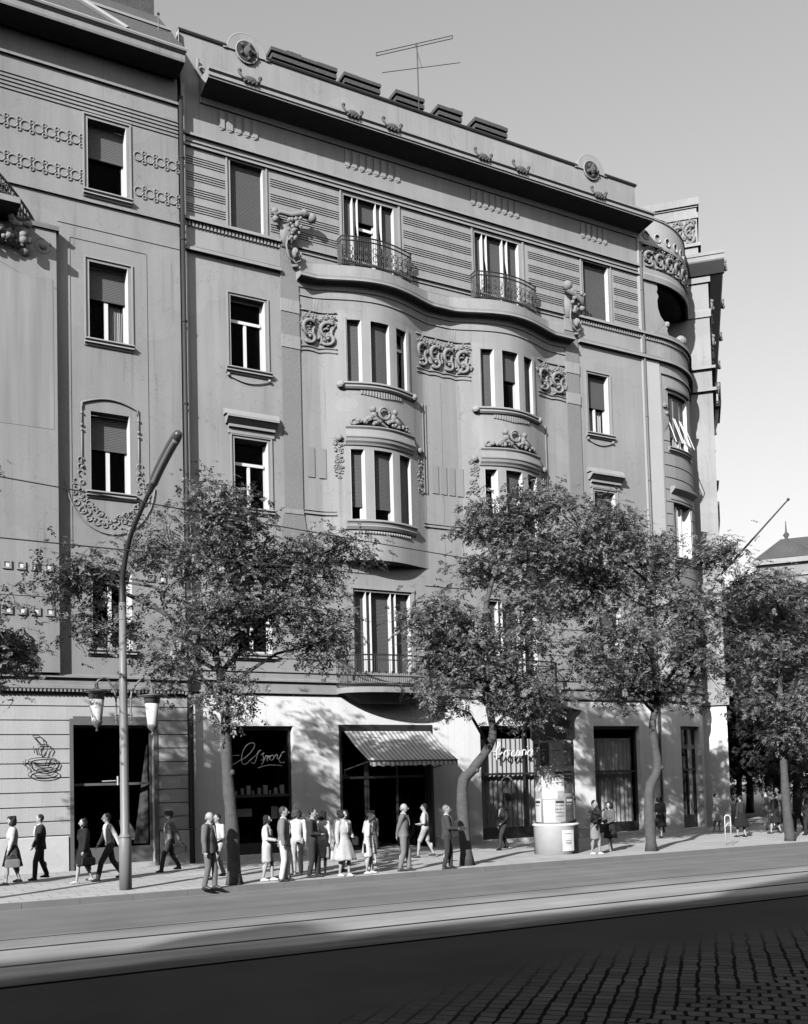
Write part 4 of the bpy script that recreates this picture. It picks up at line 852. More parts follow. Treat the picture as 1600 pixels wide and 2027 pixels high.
# carved corbel and iron balcony cut by the left edge
k = MB(W1); k.box(2.0, 4.2, .1, 1.3, 18.45, 18.62, .5); bo = k.build('balcony', M['stucco_left'], B1)
k = MB(W1)
for i in range(60): k.ball((2.8 + 1.75 * R.random(), .25 + .5 * R.random(), 17.75 + .6 * R.random() ** 1.3), .07 + .06 * R.random(), n=6)
k.ring((4.95, .24, 17.95), .22, .05, 14, 6); k.ball((4.95, .25, 17.93), .12); k.ball((4.45, .28, 17.65), .16); k.build('carved_corbel', M['relief'], bo, True)
k = MB(W1)
rail = lambda t: (4.75 - 1.9 * t, .25 + .85 * math.sin(t * PI / 2), 18.55 + 1.35 * t ** .8)
k.tube([rail(i / 12) for i in range(13)], .04, 6); k.tube([(rail(i / 12)[0] - .05, rail(i / 12)[1], rail(i / 12)[2] - .18) for i in range(13)], .025, 6)
for i in range(22):
    p = rail(i / 21); k.tube([(p[0], p[1], 18.5), p], .022, 5)
    if i > 4:
        for q in range(int((p[2] - 18.6) / .2)): k.ring((p[0] - .04, p[1], 18.7 + .2 * q), .08, .02, 8, 4)
k.build('balcony_railing', M['iron'], bo)
# eaves and roof
k = MB(W1); k.sweep(X0, 9.02, [(-.3, 24.42), (.05, 24.42), (.12, 24.3), (.93, 24.32), (.95, 24.38), (.95, 24.54), (1.0, 24.58), (1.0, 24.66), (.8, 24.7), (-.3, 24.74)], 3); k.build('eaves', M['stucco_left'], B1)
k = MB(W1); k.tube([(X0, 1.0, 24.66), (9.05, 1.0, 24.66)], .07, 8); k.build('gutter', M['zinc'], B1)
k = MB(W1); k.grid([[(X0, .95, 24.70), (9.1, .95, 24.70)], [(X0, -2.2, 28.0), (9.1, -2.2, 28.0)], [(X0, -14, 27.5), (9.1, -14, 27.5)]]); rf = k.build('roof', M['roof'], B1)
k = MB(W1); k.tube([(7.3, .9, 24.80), (6.2, -.7, 26.5)], .09, 4); k.tube([(X0, -.75, 26.52), (9.1, -.75, 26.52)], .07, 5); k.build('flashing', M['zinc'], rf)
for a, b in ((7.0, 9.0), (2.5, 6.0)):
    k = MB(W1); k.box(a, b, -3.0, -2.3, 27.0, 28.9, 4); k.box(a - .08, b + .08, -3.1, -2.2, 28.9, 29.2, 4); k.build('chimney', M['brick'], rf)
k = MB(W1); k.grid([[(9.12, .1, 24.6), (9.12, -.6, 24.9)], [(9.12, -.0, 26.1), (9.12, -.6, 26.1)]]); k.build('parapet_return', M['light_trim'], B1)
k = MB(W1); k.tube([(8.6, -.4, 24.9), (8.6, -.4, 26.6)], .02, 5); k.ball((8.6, -.4, 26.65), .05); k.build('lightning_rod', M['darkmetal'], rf)
# ================================================================ TREES
def tree(base, trunk, blobs, seed, label, limbs=(), m='leaf', dens=1.0, detail=1.0, group='street trees along the kerb', r0=.17):
    rn = random.Random(seed); ng = np.random.default_rng(seed)
    root = empty('street_tree', base, label, 'tree', group)
    k = MB(); n = len(trunk)
    pts = [Vector(p) for p in trunk]; fine = []; rad = []
    for i in range(n - 1):
        for q in range(4):
            t = q / 4; p0, p1, p2, p3 = pts[max(i - 1, 0)], pts[i], pts[i + 1], pts[min(i + 2, n - 1)]
            fine.append(.5 * ((2 * p1) + (p2 - p0) * t + (2 * p0 - 5 * p1 + 4 * p2 - p3) * t * t + (3 * p1 - p0 - 3 * p2 + p3) * t ** 3))
    fine.append(pts[-1]); N = len(fine)
    rad = [r0 * (1.25 if i == 0 else 1) * (1 - .72 * i / N) * (1 + .07 * math.sin(i * 2.1 + seed)) for i in range(N)]
    k.tube([tuple(p) for p in fine], rad, 12)
    k.ball(tuple(fine[8 if N > 9 else 2] + Vector((r0 * .5, -r0 * .5, 0))), r0 * .45)
    k.build('trunk', M['bark'], root, True)
    k = MB()
    for lb in limbs: k.tube(lb, [r0 * .42 * (1 - .6 * i / len(lb)) for i in range(len(lb))], 8)
    P_, tips = [], []
    for bi, (bx, by, bz, rx, ry, rz) in enumerate(blobs):
        c = Vector((bx, by, bz)); st = min(fine[N // 3:], key=lambda p: (p - c).length + abs(p.z - c.z + 1.2) * .5)
        mid = (st + c) / 2 + Vector((rn.uniform(-.2, .2), rn.uniform(-.2, .2), .25))
        k.tube([tuple(st), tuple(mid), tuple(c)], [.055, .038, .02], 6)
        nc = max(5, int(24 * detail * (rx * ry * rz) ** .5))
        for i in range(nc):
            v = Vector((rn.gauss(0, 1), rn.gauss(0, 1), rn.gauss(0, 1))).normalized() * (rn.random() ** .42)
            e = c + Vector((v.x * rx, v.y * ry, v.z * rz)); mm = (c + e) / 2 + Vector((rn.uniform(-.1, .1), rn.uniform(-.1, .1), .12))
            k.tube([tuple(c.lerp(st, .25 * rn.random())), tuple(mm), tuple(e)], [.018, .012, .005], 4, False); tips.append((e, (e - c)))
    k.build('branches', M['bark'], root, True)
    V = []; 
    for e, out in tips:
        cs = .20 + .22 * rn.random(); ns = int((9 + 46 * rn.random() ** 1.3) * dens)
        c0 = np.array(e) + ng.normal(0, 1, (ns, 3)) * np.array([cs, cs, cs * .62])
        dr = np.array(out) * .5 + ng.normal(0, .8, (ns, 3)); dr /= np.linalg.norm(dr, axis=1)[:, None] + 1e-6; dr[:, 2] = dr[:, 2] * .4 - .45; dr /= np.linalg.norm(dr, axis=1)[:, None]
        nl = 5; L = ng.uniform(.18, .30, (ns, 1))
        sd = np.cross(dr, np.array([0, 0, 1.0])); sd /= np.linalg.norm(sd, axis=1)[:, None] + 1e-6
        tw = ng.normal(0, .5, (ns, 3)); up = np.cross(sd, dr) + tw * .5; up /= np.linalg.norm(up, axis=1)[:, None]; sd = np.cross(dr, up)
        for j in range(nl + 1):
            for sgn in ((-1, 1) if j < nl else (0,)):
                b = c0 + dr * L * (j / nl); ax = (dr * .55 + sd * sgn + ng.normal(0, .22, (ns, 3))); ax[:, 2] -= .25; ax /= np.linalg.norm(ax, axis=1)[:, None]
                wd = np.cross(ax, up); wd /= np.linalg.norm(wd, axis=1)[:, None] + 1e-6; ll = ng.uniform(.045, .115, (ns, 1)) / detail ** .5
                V.append(np.stack([b, b + ax * ll * .5 + wd * ll * .27, b + ax * ll, b + ax * ll * .5 - wd * ll * .27], 1).reshape(-1, 3))
    V = np.concatenate(V); nq = len(V) // 4
    me = bpy.data.meshes.new('crown'); me.vertices.add(len(V)); me.vertices.foreach_set('co', V.astype(np.float32).ravel())
    me.loops.add(len(V)); me.loops.foreach_set('vertex_index', np.arange(len(V), dtype=np.int32)); me.polygons.add(nq)
    me.polygons.foreach_set('loop_start', np.arange(0, len(V), 4, dtype=np.int32)); me.update(calc_edges=True); me.validate()
    put('crown', me, M[m], root)
    return root
def xz(Y, pts, dy=None): return [(x, Y + (dy[i] if dy else 0), z) for i, (x, z) in enumerate(pts)]
def bl(Y, L, seed, spread=.9):
    r = random.Random(seed); return [(x, Y + r.uniform(-spread, spread), z, rx, max(rx * .9, .55), rz) for x, z, rx, rz in L]
def behind_lamp(L):      # the branches beside the lamp grow on its house side
    return [(x * 1.075, y + 1.7, 2.3 + (z - 2.3) * 1.075, a, b, c) if x < 7.0 else (x, y, z, a, b, c) for x, y, z, a, b, c in L]
tree((7.92, 22.6, 0), xz(22.6, [(7.92, -.05), (7.87, 1.54), (7.79, 2.6), (7.76, 4.13), (7.65, 4.96), (7.48, 5.9), (7.62, 7.1)]),
     behind_lamp(bl(22.6, [(7.65, 8.78, 1.15, .80), (6.44, 7.83, .95, .8), (8.26, 7.75, 1.4, .95), (4.62, 6.98, .95, .5), (9.82, 7.63, 1.1, .85), (11.0, 8.18, .7, .45), (9.26, 6.48, 1.45, .9), (7.24, 6.24, 1.5, .95), (4.94, 5.89, .9, .55), (6.4, 5.04, .6, .5), (7.58, 4.48, .6, .65), (10.31, 5.78, .7, .5)], 11, .5)), 1, 'leafy street tree with a pale trunk behind the standing man in the grey suit',
     limbs=[[(7.65, 22.6, 4.9), (8.6, 22.9, 5.9), (9.6, 22.7, 7.2)], [(7.55, 22.6, 5.4), (6.6, 23.7, 6.5), (5.4, 24.3, 7.2)]])
tree((14.57, 23, 0), xz(23, [(14.57, -.05), (14.48, 2.07), (14.82, 2.53), (15.51, 3.42), (15.4, 4.53), (15.38, 6.76), (15.85, 8.2)]),
     bl(23, [(13.77, 6.8, .85, .7), (14.7, 6.03, 1.25, 1.0), (14.34, 5.06, 1.0, .75), (15.81, 4.96, 1.15, .95), (16.04, 6.51, 1.0, 1.0), (13.53, 4.43, .5, .5), (16.64, 4.34, .75, .5), (16.17, 9.8, 1.0, .8), (17.4, 10.08, .9, .6), (15.44, 8.3, .55, .6), (16.98, 8.29, 1.3, 1.15), (15.5, 9.4, .5, .4)], 12), 2, 'street tree whose trunk bends sharply beside the striped awning',
     limbs=[[(15.4, 23, 4.5), (16.3, 22.8, 5.6), (17.0, 23, 7.4), (17.2, 23, 9)], [(15.4, 23, 4.6), (14.6, 22.8, 5.8)]])
tree((21.18, 23.1, 0), xz(23.1, [(21.18, -.05), (21.17, 1.74), (21.55, 2.49), (21.41, 3.72), (21.62, 4.64), (21.5, 6.18), (21.4, 8.2)]),
     bl(23.1, [(18.54, 9.33, 1.4, 1.2), (19.42, 8.05, 1.6, 1.2), (20.88, 9.86, .95, .7), (22.05, 8.87, 1.5, 1.2), (20.12, 6.43, 1.6, 1.2), (22.58, 7.02, 1.4, 1.25), (18.73, 5.33, .9, 1.0), (22.92, 5.45, 1.25, 1.1), (21.03, 4.94, 1.1, .65), (23.99, 9.03, .7, .7)], 13), 3, 'street tree with a wavy trunk just right of the poster column',
     limbs=[[(21.6, 23.1, 4.7), (22.6, 23.0, 5.76), (23.4, 23.1, 7.2), (22.7, 23.2, 8.6)], [(21.55, 23.1, 5.2), (20.3, 23, 6.3), (19, 23, 7.9)]])
tree((27.1, 23, 0), xz(23, [(27.1, -.05), (26.99, 1.24), (26.95, 3.06), (26.97, 5.22), (27.38, 7.77)]),
     bl(23, [(25.41, 8.1, .9, .6), (27.54, 7.9, 1.25, 1.0), (26.0, 6.69, 1.2, 1.2), (28.13, 6.1, 1.45, 1.7), (25.42, 4.86, .7, .85), (27.24, 3.95, 1.25, 1.15), (30.24, 6.5, 1.5, 1.8), (29.3, 4.6, 1.3, 1.3)], 14), 4, 'street tree at the corner near the right edge, crown over the waiting people', limbs=[[(27, 23, 4), (28, 23.2, 5.6)]])
tree((1.6, 22.7, 0), xz(22.7, [(1.6, -.05), (1.62, 1.6), (1.5, 3.1), (1.7, 4.6), (1.75, 6.2)]),
     bl(22.7, [(2.91, 5.62, .62, .48), (2.37, 6.2, .85, .65), (2.7, 4.83, .55, .55), (1.98, 5.2, .7, .6), (3.0, 5.16, .48, .5), (1.2, 6.8, 1.3, 1.0), (0.2, 6.6, 1.2, 1.0), (.9, 8.0, 1.2, .9), (-.6, 6.6, 1.2, 1.1), (.6, 9.2, 1.3, 1.0), (-1.0, 8.4, 1.3, 1.1), (1.5, 9.4, .95, .9), (1.6, 8.0, .95, .8), (1.2, 7.0, .9, .7)], 15, .6), 5, 'street tree mostly outside the picture, branches hanging in at the left edge')
rr = random.Random(5)
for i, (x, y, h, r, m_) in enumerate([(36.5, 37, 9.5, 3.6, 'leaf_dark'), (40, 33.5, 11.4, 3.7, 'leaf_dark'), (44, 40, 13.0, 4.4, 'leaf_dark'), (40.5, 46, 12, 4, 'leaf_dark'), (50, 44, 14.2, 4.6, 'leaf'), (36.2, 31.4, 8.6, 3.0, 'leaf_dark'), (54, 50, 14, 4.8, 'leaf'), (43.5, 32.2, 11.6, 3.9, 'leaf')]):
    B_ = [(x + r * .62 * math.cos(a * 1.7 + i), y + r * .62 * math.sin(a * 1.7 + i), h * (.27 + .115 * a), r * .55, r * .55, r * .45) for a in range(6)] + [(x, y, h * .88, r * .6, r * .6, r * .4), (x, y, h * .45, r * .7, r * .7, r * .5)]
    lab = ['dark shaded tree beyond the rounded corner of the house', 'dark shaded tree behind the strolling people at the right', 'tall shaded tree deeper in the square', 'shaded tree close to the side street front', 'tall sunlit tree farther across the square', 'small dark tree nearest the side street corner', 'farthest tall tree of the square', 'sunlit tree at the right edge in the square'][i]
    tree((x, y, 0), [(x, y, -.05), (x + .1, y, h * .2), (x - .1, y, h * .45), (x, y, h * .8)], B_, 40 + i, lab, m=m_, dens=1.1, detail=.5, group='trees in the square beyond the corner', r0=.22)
# ================================================================ STREET LAMP
LP = empty('street_lamp', (5.58, 23.3, 0), 'tall grey street lamp with a curved arm, long head and two lanterns lower down', 'street lamp')
def bez(P, n=10):
    out = []
    for i in range(len(P) - 1):
        p0, p1, p2, p3 = [Vector(P[j]) for j in (max(i - 1, 0), i, i + 1, min(i + 2, len(P) - 1))]
        for q in range(n): t = q / n; out.append(tuple(.5 * ((2 * p1) + (p2 - p0) * t + (2 * p0 - 5 * p1 + 4 * p2 - p3) * t * t + (3 * p1 - p0 - 3 * p2 + p3) * t ** 3)))
    return out + [tuple(P[-1])]
k = MB(); k.lathe((5.58, 23.3, -.02), [(.14, 0), (.14, 1.22), (.115, 1.27), (.10, 1.3), (.092, 4.5), (.075, 6.6)], 18)
k.lathe((5.58, 23.3, 0), [(.149, 1.18), (.152, 1.2), (.149, 1.22)], 18); k.build('pole', M['postpaint'], LP, True)
k = MB(); arm = bez([(5.58, 23.3, 6.55), (5.58, 23.22, 7.15), (5.58, 22.45, 7.93), (5.58, 20.75, 8.53)], 8); k.tube(arm, [.075 - .03 * i / len(arm) for i in range(len(arm))], 12); k.build('arm', M['darkmetal'], LP, True)
hd = bez([(5.58, 20.85, 8.47), (5.58, 20.2, 8.72), (5.58, 19.3, 8.95), (5.58, 18.72, 9.05)], 6)
k = MB(); n_ = len(hd); rr_ = [.045 + .055 * min(1, i / 5) for i in range(n_)]; rr_[-1] = .09
k.tube(hd, rr_, 14); k.ball(hd[-1], .092, n=12); ho = k.build('lamp_head', M['alu'], LP, True)
k = MB(); k.tube([(p[0], p[1], p[2] - .05) for p in hd[4:-1]], .08, 12); k.build('lamp_cover', M['opal'] if 0 else M['postpaint'], ho, True)
for e, zc, xx in ((-1, 4.50, 4.98), (1, 4.42, 6.24)):
    k = MB(); s = e; x0 = 5.58 + .17 * e
    k.tube(bez([(x0, 23.3, 3.85), (x0, 23.3, 4.35), (x0 + .06 * e, 23.3, 4.58), (5.58 + (xx - 5.58) * .62, 23.3, 4.80), (xx - .04 * e, 23.3, 4.76), (xx, 23.3, zc + .12)], 5), .022, 8)
    for z in (3.98, 4.38): k.tube([(5.58, 23.3, z), (x0, 23.3, z)], .022, 6); k.ball((x0, 23.3, z), .04)
    k.tube([(x0, 23.3, 3.74), (x0, 23.3, 3.85)], .012, 6); k.build('bracket', M['postpaint'], LP, True)
    k = MB(); c = (xx, 23.3, zc)
    k.lathe(c, [(.03, -.90), (.035, -.87), (.015, -.84), (.02, -.82), (.09, -.76), (.12, -.70), (.125, -.66), (.11, -.66)], 20)
    k.lathe(c, [(.16, -.17), (.17, -.17), (.185, -.03), (.30, .0), (.31, .015), (.10, .05), (.045, .09), (.04, .19), (.02, .22)], 24); lo = k.build('lantern', M['capdark'], LP, True)
    k = MB(); k.lathe(c, [(.108, -.665), (.112, -.66), (.165, -.175), (.155, -.16)], 24); k.build('opal_shade', M['opal'], lo, True)
# ================================================================ OVERHEAD WIRES
def wire(p0, p1, sag, label):
    k = MB(); n = 40; a, b = Vector(p0), Vector(p1)
    k.tube([tuple(a.lerp(b, i / n) - Vector((0, 0, sag * 4 * (i / n) * (1 - i / n)))) for i in range(n + 1)], .014, 5)
    return tag(k.build('overhead_wire', M['darkmetal']), label, 'tram wire')
wire((-6, 19, 8.55), (27, 23.8, 7.9), .12, 'upper tram wire crossing in front of both houses'); wire((-8, 19, 6.95), (10, 19, 6.72), .0, 'lower tram wire at the left behind the lamp post')
# ================================================================ POSTER COLUMN
LC = empty('advertising_column', (18.80, 24.62, 0), 'round advertising column covered with posters, dark flared cap, on the pavement edge', 'poster column')
k = MB(); k.lathe((18.80, 24.62, 0), [(.67, -.02), (.67, .82), (.70, .84), (.71, .88), (.64, .91)], 32); k.build('pedestal', mat('pedestal_plaster', .82, .9, .2, 3.0), LC, True)
k = MB(); k.lathe((18.80, 24.62, 0), [(.61, .9), (.61, 3.45)], 32); k.build('shaft', mat('old_paper', .50, .9, .6, 4.0, fine=.25), LC, True)
k = MB(); k.lathe((18.80, 24.62, 0), [(.64, 3.42), (.67, 3.46), (.67, 3.95), (.71, 4.05), (.88, 4.22), (.89, 4.27), (.66, 4.36), (.30, 4.50), (.05, 4.55)], 32); k.build('cap', M['darkmetal'], LC, True)
PM = [mat('poster_paper_%s' % n_, v, .85, (.04, .12, .8, .8, .1)[('white', 'pale', 'grey', 'dark', 'ink').index(n_)], 6.0) for n_, v in (('white', .80), ('pale', .62), ('grey', .36), ('dark', .10), ('ink', .03))]
def poster(a0, a1, z0, z1, pm, lab, marks, r=.615):
    c = (18.80, 24.62); q = lambda a, z, rr: (c[0] + rr * math.cos(math.radians(a)), c[1] + rr * math.sin(math.radians(a)), z)
    k = MB(); k.grid([[q(a0 + (a1 - a0) * i / 10, z, r) for i in range(11)] for z in (z0, z1)]); o = k.build('poster', PM[pm], LC, True); o['label'] = lab
    k = MB()
    for (u0, u1, v0, v1) in marks:
        k.grid([[q(a0 + (a1 - a0) * (u0 + (u1 - u0) * i / 4), z0 + (z1 - z0) * v, r + .006) for i in range(5)] for v in (v0, v1)])
    if marks: k.build('print', PM[4] if pm < 3 else PM[1], o, True)
rp = random.Random(9)
def lines(n, big=True):
    L = [(.1, .9, .80, .90)] if big else []
    for i in range(n):
        v = .68 - .6 * i / n; u = .12
        while u < .8: w_ = .05 + .12 * rp.random(); L.append((u, min(u + w_, .9), v, v + .035)); u += w_ + .05
    return L
poster(196, 240, 1.66, 2.40, 0, 'white poster in the middle of the column', []); poster(198, 246, .95, 1.62, 0, 'plain white bill low on the column', [])
rows_ = [(.95, 1.75), (1.8, 2.55), (2.6, 3.38)]; tones = [[1, 9, 2, 3, 1, 2], [1, 9, 1, 3, 2, 3], [2, 3, 1, 2, 3, 2]]
for ri, (za, zb) in enumerate(rows_):
    for ai in range(6):
        if tones[ri][ai] == 9: continue
        a_ = 162 + ai * 31 + (7 if ai > 1 else 0) + rp.uniform(-2, 2)
        poster(a_, a_ + 27 + rp.uniform(0, 3), za + rp.uniform(0, .08), zb - rp.uniform(0, .10), tones[ri][ai], ('lower', 'middle', 'upper')[ri] + ' row bill, ' + ('first', 'second', 'third', 'fourth', 'fifth', 'last')[ai] + ' from the left', lines(rp.randint(1, 4), rp.random() < .5))
c0 = PM[1]
k = MB(); q = lambda a, z, rr: (18.80 + rr * math.cos(math.radians(a)), 24.62 + rr * math.sin(math.radians(a)), z)
k.grid([[q(248 + 34 * i / 8, z, .676) for i in range(9)] for z in (.10, .72)]); o = k.build('poster', PM[0], LC, True); o['label'] = 'white notice with faint print on the pedestal'
k = MB()
for u0, u1, z in [(254, 276, .60), (256, 274, .40), (258, 272, .30), (256, 275, .34)]: k.grid([[q(u0 + (u1 - u0) * i / 4, zz, .681) for i in range(5)] for zz in (z, z + .022)])
k.build('print', PM[2], o, True)
# ================================================================ WHITE BARRIER, FLAGPOLE
k = MB(); k.tube([(24.40, 23.22, 0), (24.40, 23.22, .88), (24.43, 23.20, .94), (24.50, 23.15, .94), (24.54, 23.12, .88), (24.54, 23.12, 0)], .018, 8); k.tube([(24.40, 23.22, .55), (24.46, 23.17, .68), (24.54, 23.12, .70)], .014, 6)
tag(k.build('barrier_hoop', M['white'], None, True), 'thin white hoop barrier at the kerb near the side street', 'barrier')
k = MB(); k.tube([WS(15, 0, 13.2), WS(15, 4.3, 17.7)], [.07, .04], 8); k.ball(WS(15, 4.3, 17.7), .09); tag(k.build('flagpole', M['darkmetal'], None, True), 'long bare flagpole slanting out from the side street front against the sky', 'flagpole')
# ================================================================ FAR BUILDINGS
def house(c, w_, d_, h, rz, label, dome=False):
    root = empty('distant_house', (c[0], c[1], 0), label, 'building', rz=rz)
    Rm = lambda s, d, z: (c[0] + s * math.cos(rz) + d * math.sin(rz), c[1] + s * math.sin(rz) - d * math.cos(rz), z)
    ops = [(-w_ / 2 + 2 + 3.2 * i, -w_ / 2 + 3.3 + 3.2 * i, z, z + 2.1) for i in range(int(w_ / 3.2) - 1) for z in [1.2 + 4.4 * j for j in range(int(h / 4.4))]]
    k = MB(Rm); wall(k, -w_ / 2, w_ / 2, 0, h, ops, .3, 0, 50)
    k.quad((-w_ / 2, 0, 0), (-w_ / 2, -d_, 0), (-w_ / 2, -d_, h), (-w_ / 2, 0, h)); k.quad((w_ / 2, 0, 0), (w_ / 2, -d_, 0), (w_ / 2, -d_, h), (w_ / 2, 0, h)); k.build('wall', M['stucco_left'], root)
    for o in ops: k = MB(Rm); k.box(o[0], o[1], -.36, -.30, o[2], o[3], 9); k.build('window', M['dim'], root)
    k = MB(Rm); k.box(-w_ / 2 - .5, w_ / 2 + .5, 0.0, .6, h - .6, h, 50); k.box(-w_ / 2 - .5, w_ / 2 + .5, -.0, .25, h - 2.2, h - 1.9, 50); k.build('cornice', M['trim'], root)
    k = MB(Rm); k.grid([[(-w_ / 2 - .4, .5, h), (w_ / 2 + .4, .5, h)], [(-w_ / 2 + 3, -d_ / 2, h + 4), (w_ / 2 - 3, -d_ / 2, h + 4)], [(-w_ / 2 - .4, -d_, h), (w_ / 2 + .4, -d_, h)]]); rf = k.build('roof', M['roof'], root)
    if dome:
        k = MB(); cx, cy, _ = Rm(dome, -3, 0); k.lathe((cx, cy, h), [(3.4, 0), (3.4, .4), (3.0, .5), (2.7, 1.3), (2.0, 2.0), (1.0, 2.5), (.25, 2.7), (.2, 3.3), (.4, 3.6), (.12, 4.0), (.04, 5.4)], 20); k.build('dome', M['roof'], rf, True)
house((112.4, 72.5), 40, 14, 28.5, -.877, 'large distant house with a low dome and finial beyond the trees at the right', dome=-16.3)
house((150, 120), 60, 14, 20, -.7, 'lower distant house row beyond the square')
# ================================================================ HOUSES BEHIND THE CAMERA (their roof line throws the foreground shade)
OB = empty('opposite_houses', (0, -8, 0), 'row of houses on the near side of the boulevard', 'building')
prof = [(-90, 16.5), (-34, 17.2), (-33.5, 18.3), (-31.6, 18.3), (-31.3, 18.1), (-31.2, 18.75), (-30.4, 18.9), (-30.2, 19.15), (-29.2, 19.1), (-28.9, 18.2), (-28.2, 17.9), (-27.2, 17.8), (-26.5, 17.85), (-23.5, 17.72), (-21.2, 17.65), (-18.9, 17.6), (-18.7, 18.1), (-18.0, 18.45), (-16.4, 19.0), (-12, 19.2), (-6, 18.0), (3, 17.8), (12, 18.8), (30, 18.0), (90, 18)]
prof = [(x + 2.7, (z + (.45 if x < -30 else .25)) * 1.0625) for x, z in prof]
k = MB(); k.grid([[(x, y, RZ) for x, z in prof] if q == 0 else [(x, y, z) for x, z in prof] for q, y in ((0, -8), (1, -8), (1, -20), (0, -20))]); k.build('wall', M['stucco_left'], OB)
for i in range(30):
    for j in range(4): k = MB(); x = -40 + 3.1 * i; k.W = None; k.grid([[(x, -7.97, 1.5 + 4 * j), (x + 1.2, -7.97, 1.5 + 4 * j)], [(x, -7.97, 3.7 + 4 * j), (x + 1.2, -7.97, 3.7 + 4 * j)]]); k.build('window', M['dim'], OB)
# ================================================================ PEOPLE
SK = [mat('skin_%d' % i, v, .6, .06, 8.0) for i, v in enumerate((.42, .50, .34))]
CL = {}
def cloth(v, pat=None):
    key = (round(v, 3), pat)
    if key not in CL:
        CL[key] = mat('cloth', v, .95, .12 if not pat else .45, 5.0 if not pat else 16.0, .012 if not pat else .003, 11, fine=.12)
    return CL[key]
HAIR = {'dark': mat('hair_dark', .018, .7, .3, 20, .01, 60), 'grey': mat('hair_grey', .25, .7, .2, 20, .01, 60), 'brown': mat('hair_brown', .06, .7, .3, 20, .01, 60)}
SHOE = {'d': mat('shoe_dark', .02, .4), 'w': mat('shoe_white', .65, .5)}
EYE = mat('eye', .02, .3); LIP = mat('lip', .12, .5)
def remesh(o, vs):
    m = o.modifiers.new('remesh', 'REMESH'); m.mode = 'VOXEL'; m.voxel_size = vs; m.use_smooth_shade = True
    s = o.modifiers.new('smooth', 'SMOOTH'); s.factor = .5; s.iterations = 3
def person(X, Y, H, deg, label, top=.5, bot=.1, kind='trousers', hair='dark', hs='short', lean=0.0, stride=.06, ha=None, hb=None, topk='jacket', shoe='d', hat=None, pat=None, hem=None, nod=0.0, slim=1.0, group=None, sleeve='long', skin=0, lapel=None):
    """ha / hb: hand targets (forward, sideways, up) as fractions of height for the left / right arm"""
    root = empty('person', (X, Y, 0), label, 'person', group)
    a = math.radians(deg); fw = Vector((math.cos(a), math.sin(a), 0)); lf = Vector((-math.sin(a), math.cos(a), 0)); up = Vector((0, 0, 1)); O = Vector((X, Y, 0))
    def Pt(f, l, z): return O + fw * (f + lean * max(0, z - .5)) * H + lf * l * H + up * z * H
    woman = kind != 'trousers' or topk == 'blouse'
    sw = (.098 if woman else .112) * slim; hw = .052
    B = MB(); T = MB(); G = MB()
    def cap(mb, p, q, r, s, n=10): mb.tube([tuple(p), tuple(p.lerp(q, .5)), tuple(q)], [r * H, (r + s) * .5 * H, s * H], n); mb.ball(tuple(p), r * H, n=10); mb.ball(tuple(q), s * H, n=10)
    def ell(mb, c, rx, ry, rz, n=12):       # rx forward, ry sideways, rz up
        rows = []
        for i in range(n // 2 + 1):
            th = PI * i / (n // 2); q = max(math.sin(th), .02); rows.append([tuple(c + fw * rx * H * q * math.cos(2 * PI * j / n) + lf * ry * H * q * math.sin(2 * PI * j / n) + up * rz * H * math.cos(th)) for j in range(n)])
        mb.grid(rows, True, True)
    # legs
    for sd, st in ((1, stride), (-1, -stride)):
        hip = Pt(0, hw * sd, .50); an = Pt(st, (hw - .004) * sd, .045 + (.03 if st < -.08 else 0)); kn = (hip + an) / 2 + fw * H * (.022 + abs(st) * .12) + up * .01 * H
        cap(B, hip, kn, .048, .030); cap(B, kn, an, .031, .019); ell(B, (kn * .45 + an * .55) - fw * .012 * H + up * .04 * H, .028, .026, .06)
        toe = an + fw * .085 * H - up * .028 * H; heel = an - fw * .022 * H - up * .028 * H
        cap(B, heel, toe, .017, .015)
        S_ = MB(); cap(S_, heel - up * .002 * H, toe, .021, .017); cap(S_, an - up * .012 * H, (an + toe) / 2, .021, .018); so_ = S_.build('shoe', SHOE[shoe], root, True); remesh(so_, .012)
        if kind == 'trousers': cap(G, hip + up * .02 * H, kn, .060, .042); cap(G, kn, an + up * .012 * H, .042, .036)
        if kind == 'shorts': cap(G, hip + up * .02 * H, hip.lerp(kn, .85), .060, .050)
    # torso and head
    ell(B, Pt(0, 0, .56), .055, .075, .09); ell(B, Pt(0, 0, .70), .058, .088, .13); cap(B, Pt(0, sw, .805), Pt(0, -sw, .805), .034, .034)
    hd = Pt(.012 + nod * .05, 0, .925 - nod * .012); cap(B, Pt(0, 0, .80), hd - up * .03 * H, .034, .031)
    ell(B, hd, .056, .046, .064, 16); ell(B, hd + fw * .016 * H - up * .030 * H, .037, .033, .036, 12)
    no = hd + fw * .056 * H - up * .006 * H; cap(B, no + up * .014 * H, no + fw * .012 * H - up * .010 * H, .006, .009, 8)
    for sd in (1, -1): ell(B, hd + lf * .047 * sd * H - up * .004 * H - fw * .004 * H, .012, .006, .018, 8)
    E_ = MB()
    for sd in (1, -1): E_.ball(tuple(hd + fw * .0515 * H + lf * .019 * sd * H + up * .005 * H), .0075 * H, n=6)
    E_.build('eyes', EYE, root, True); E_ = MB(); cap(E_, hd + fw * .053 * H + lf * .012 * H - up * .030 * H, hd + fw * .053 * H - lf * .012 * H - up * .030 * H, .0035, .0035, 6); E_.build('mouth', LIP, root, True)
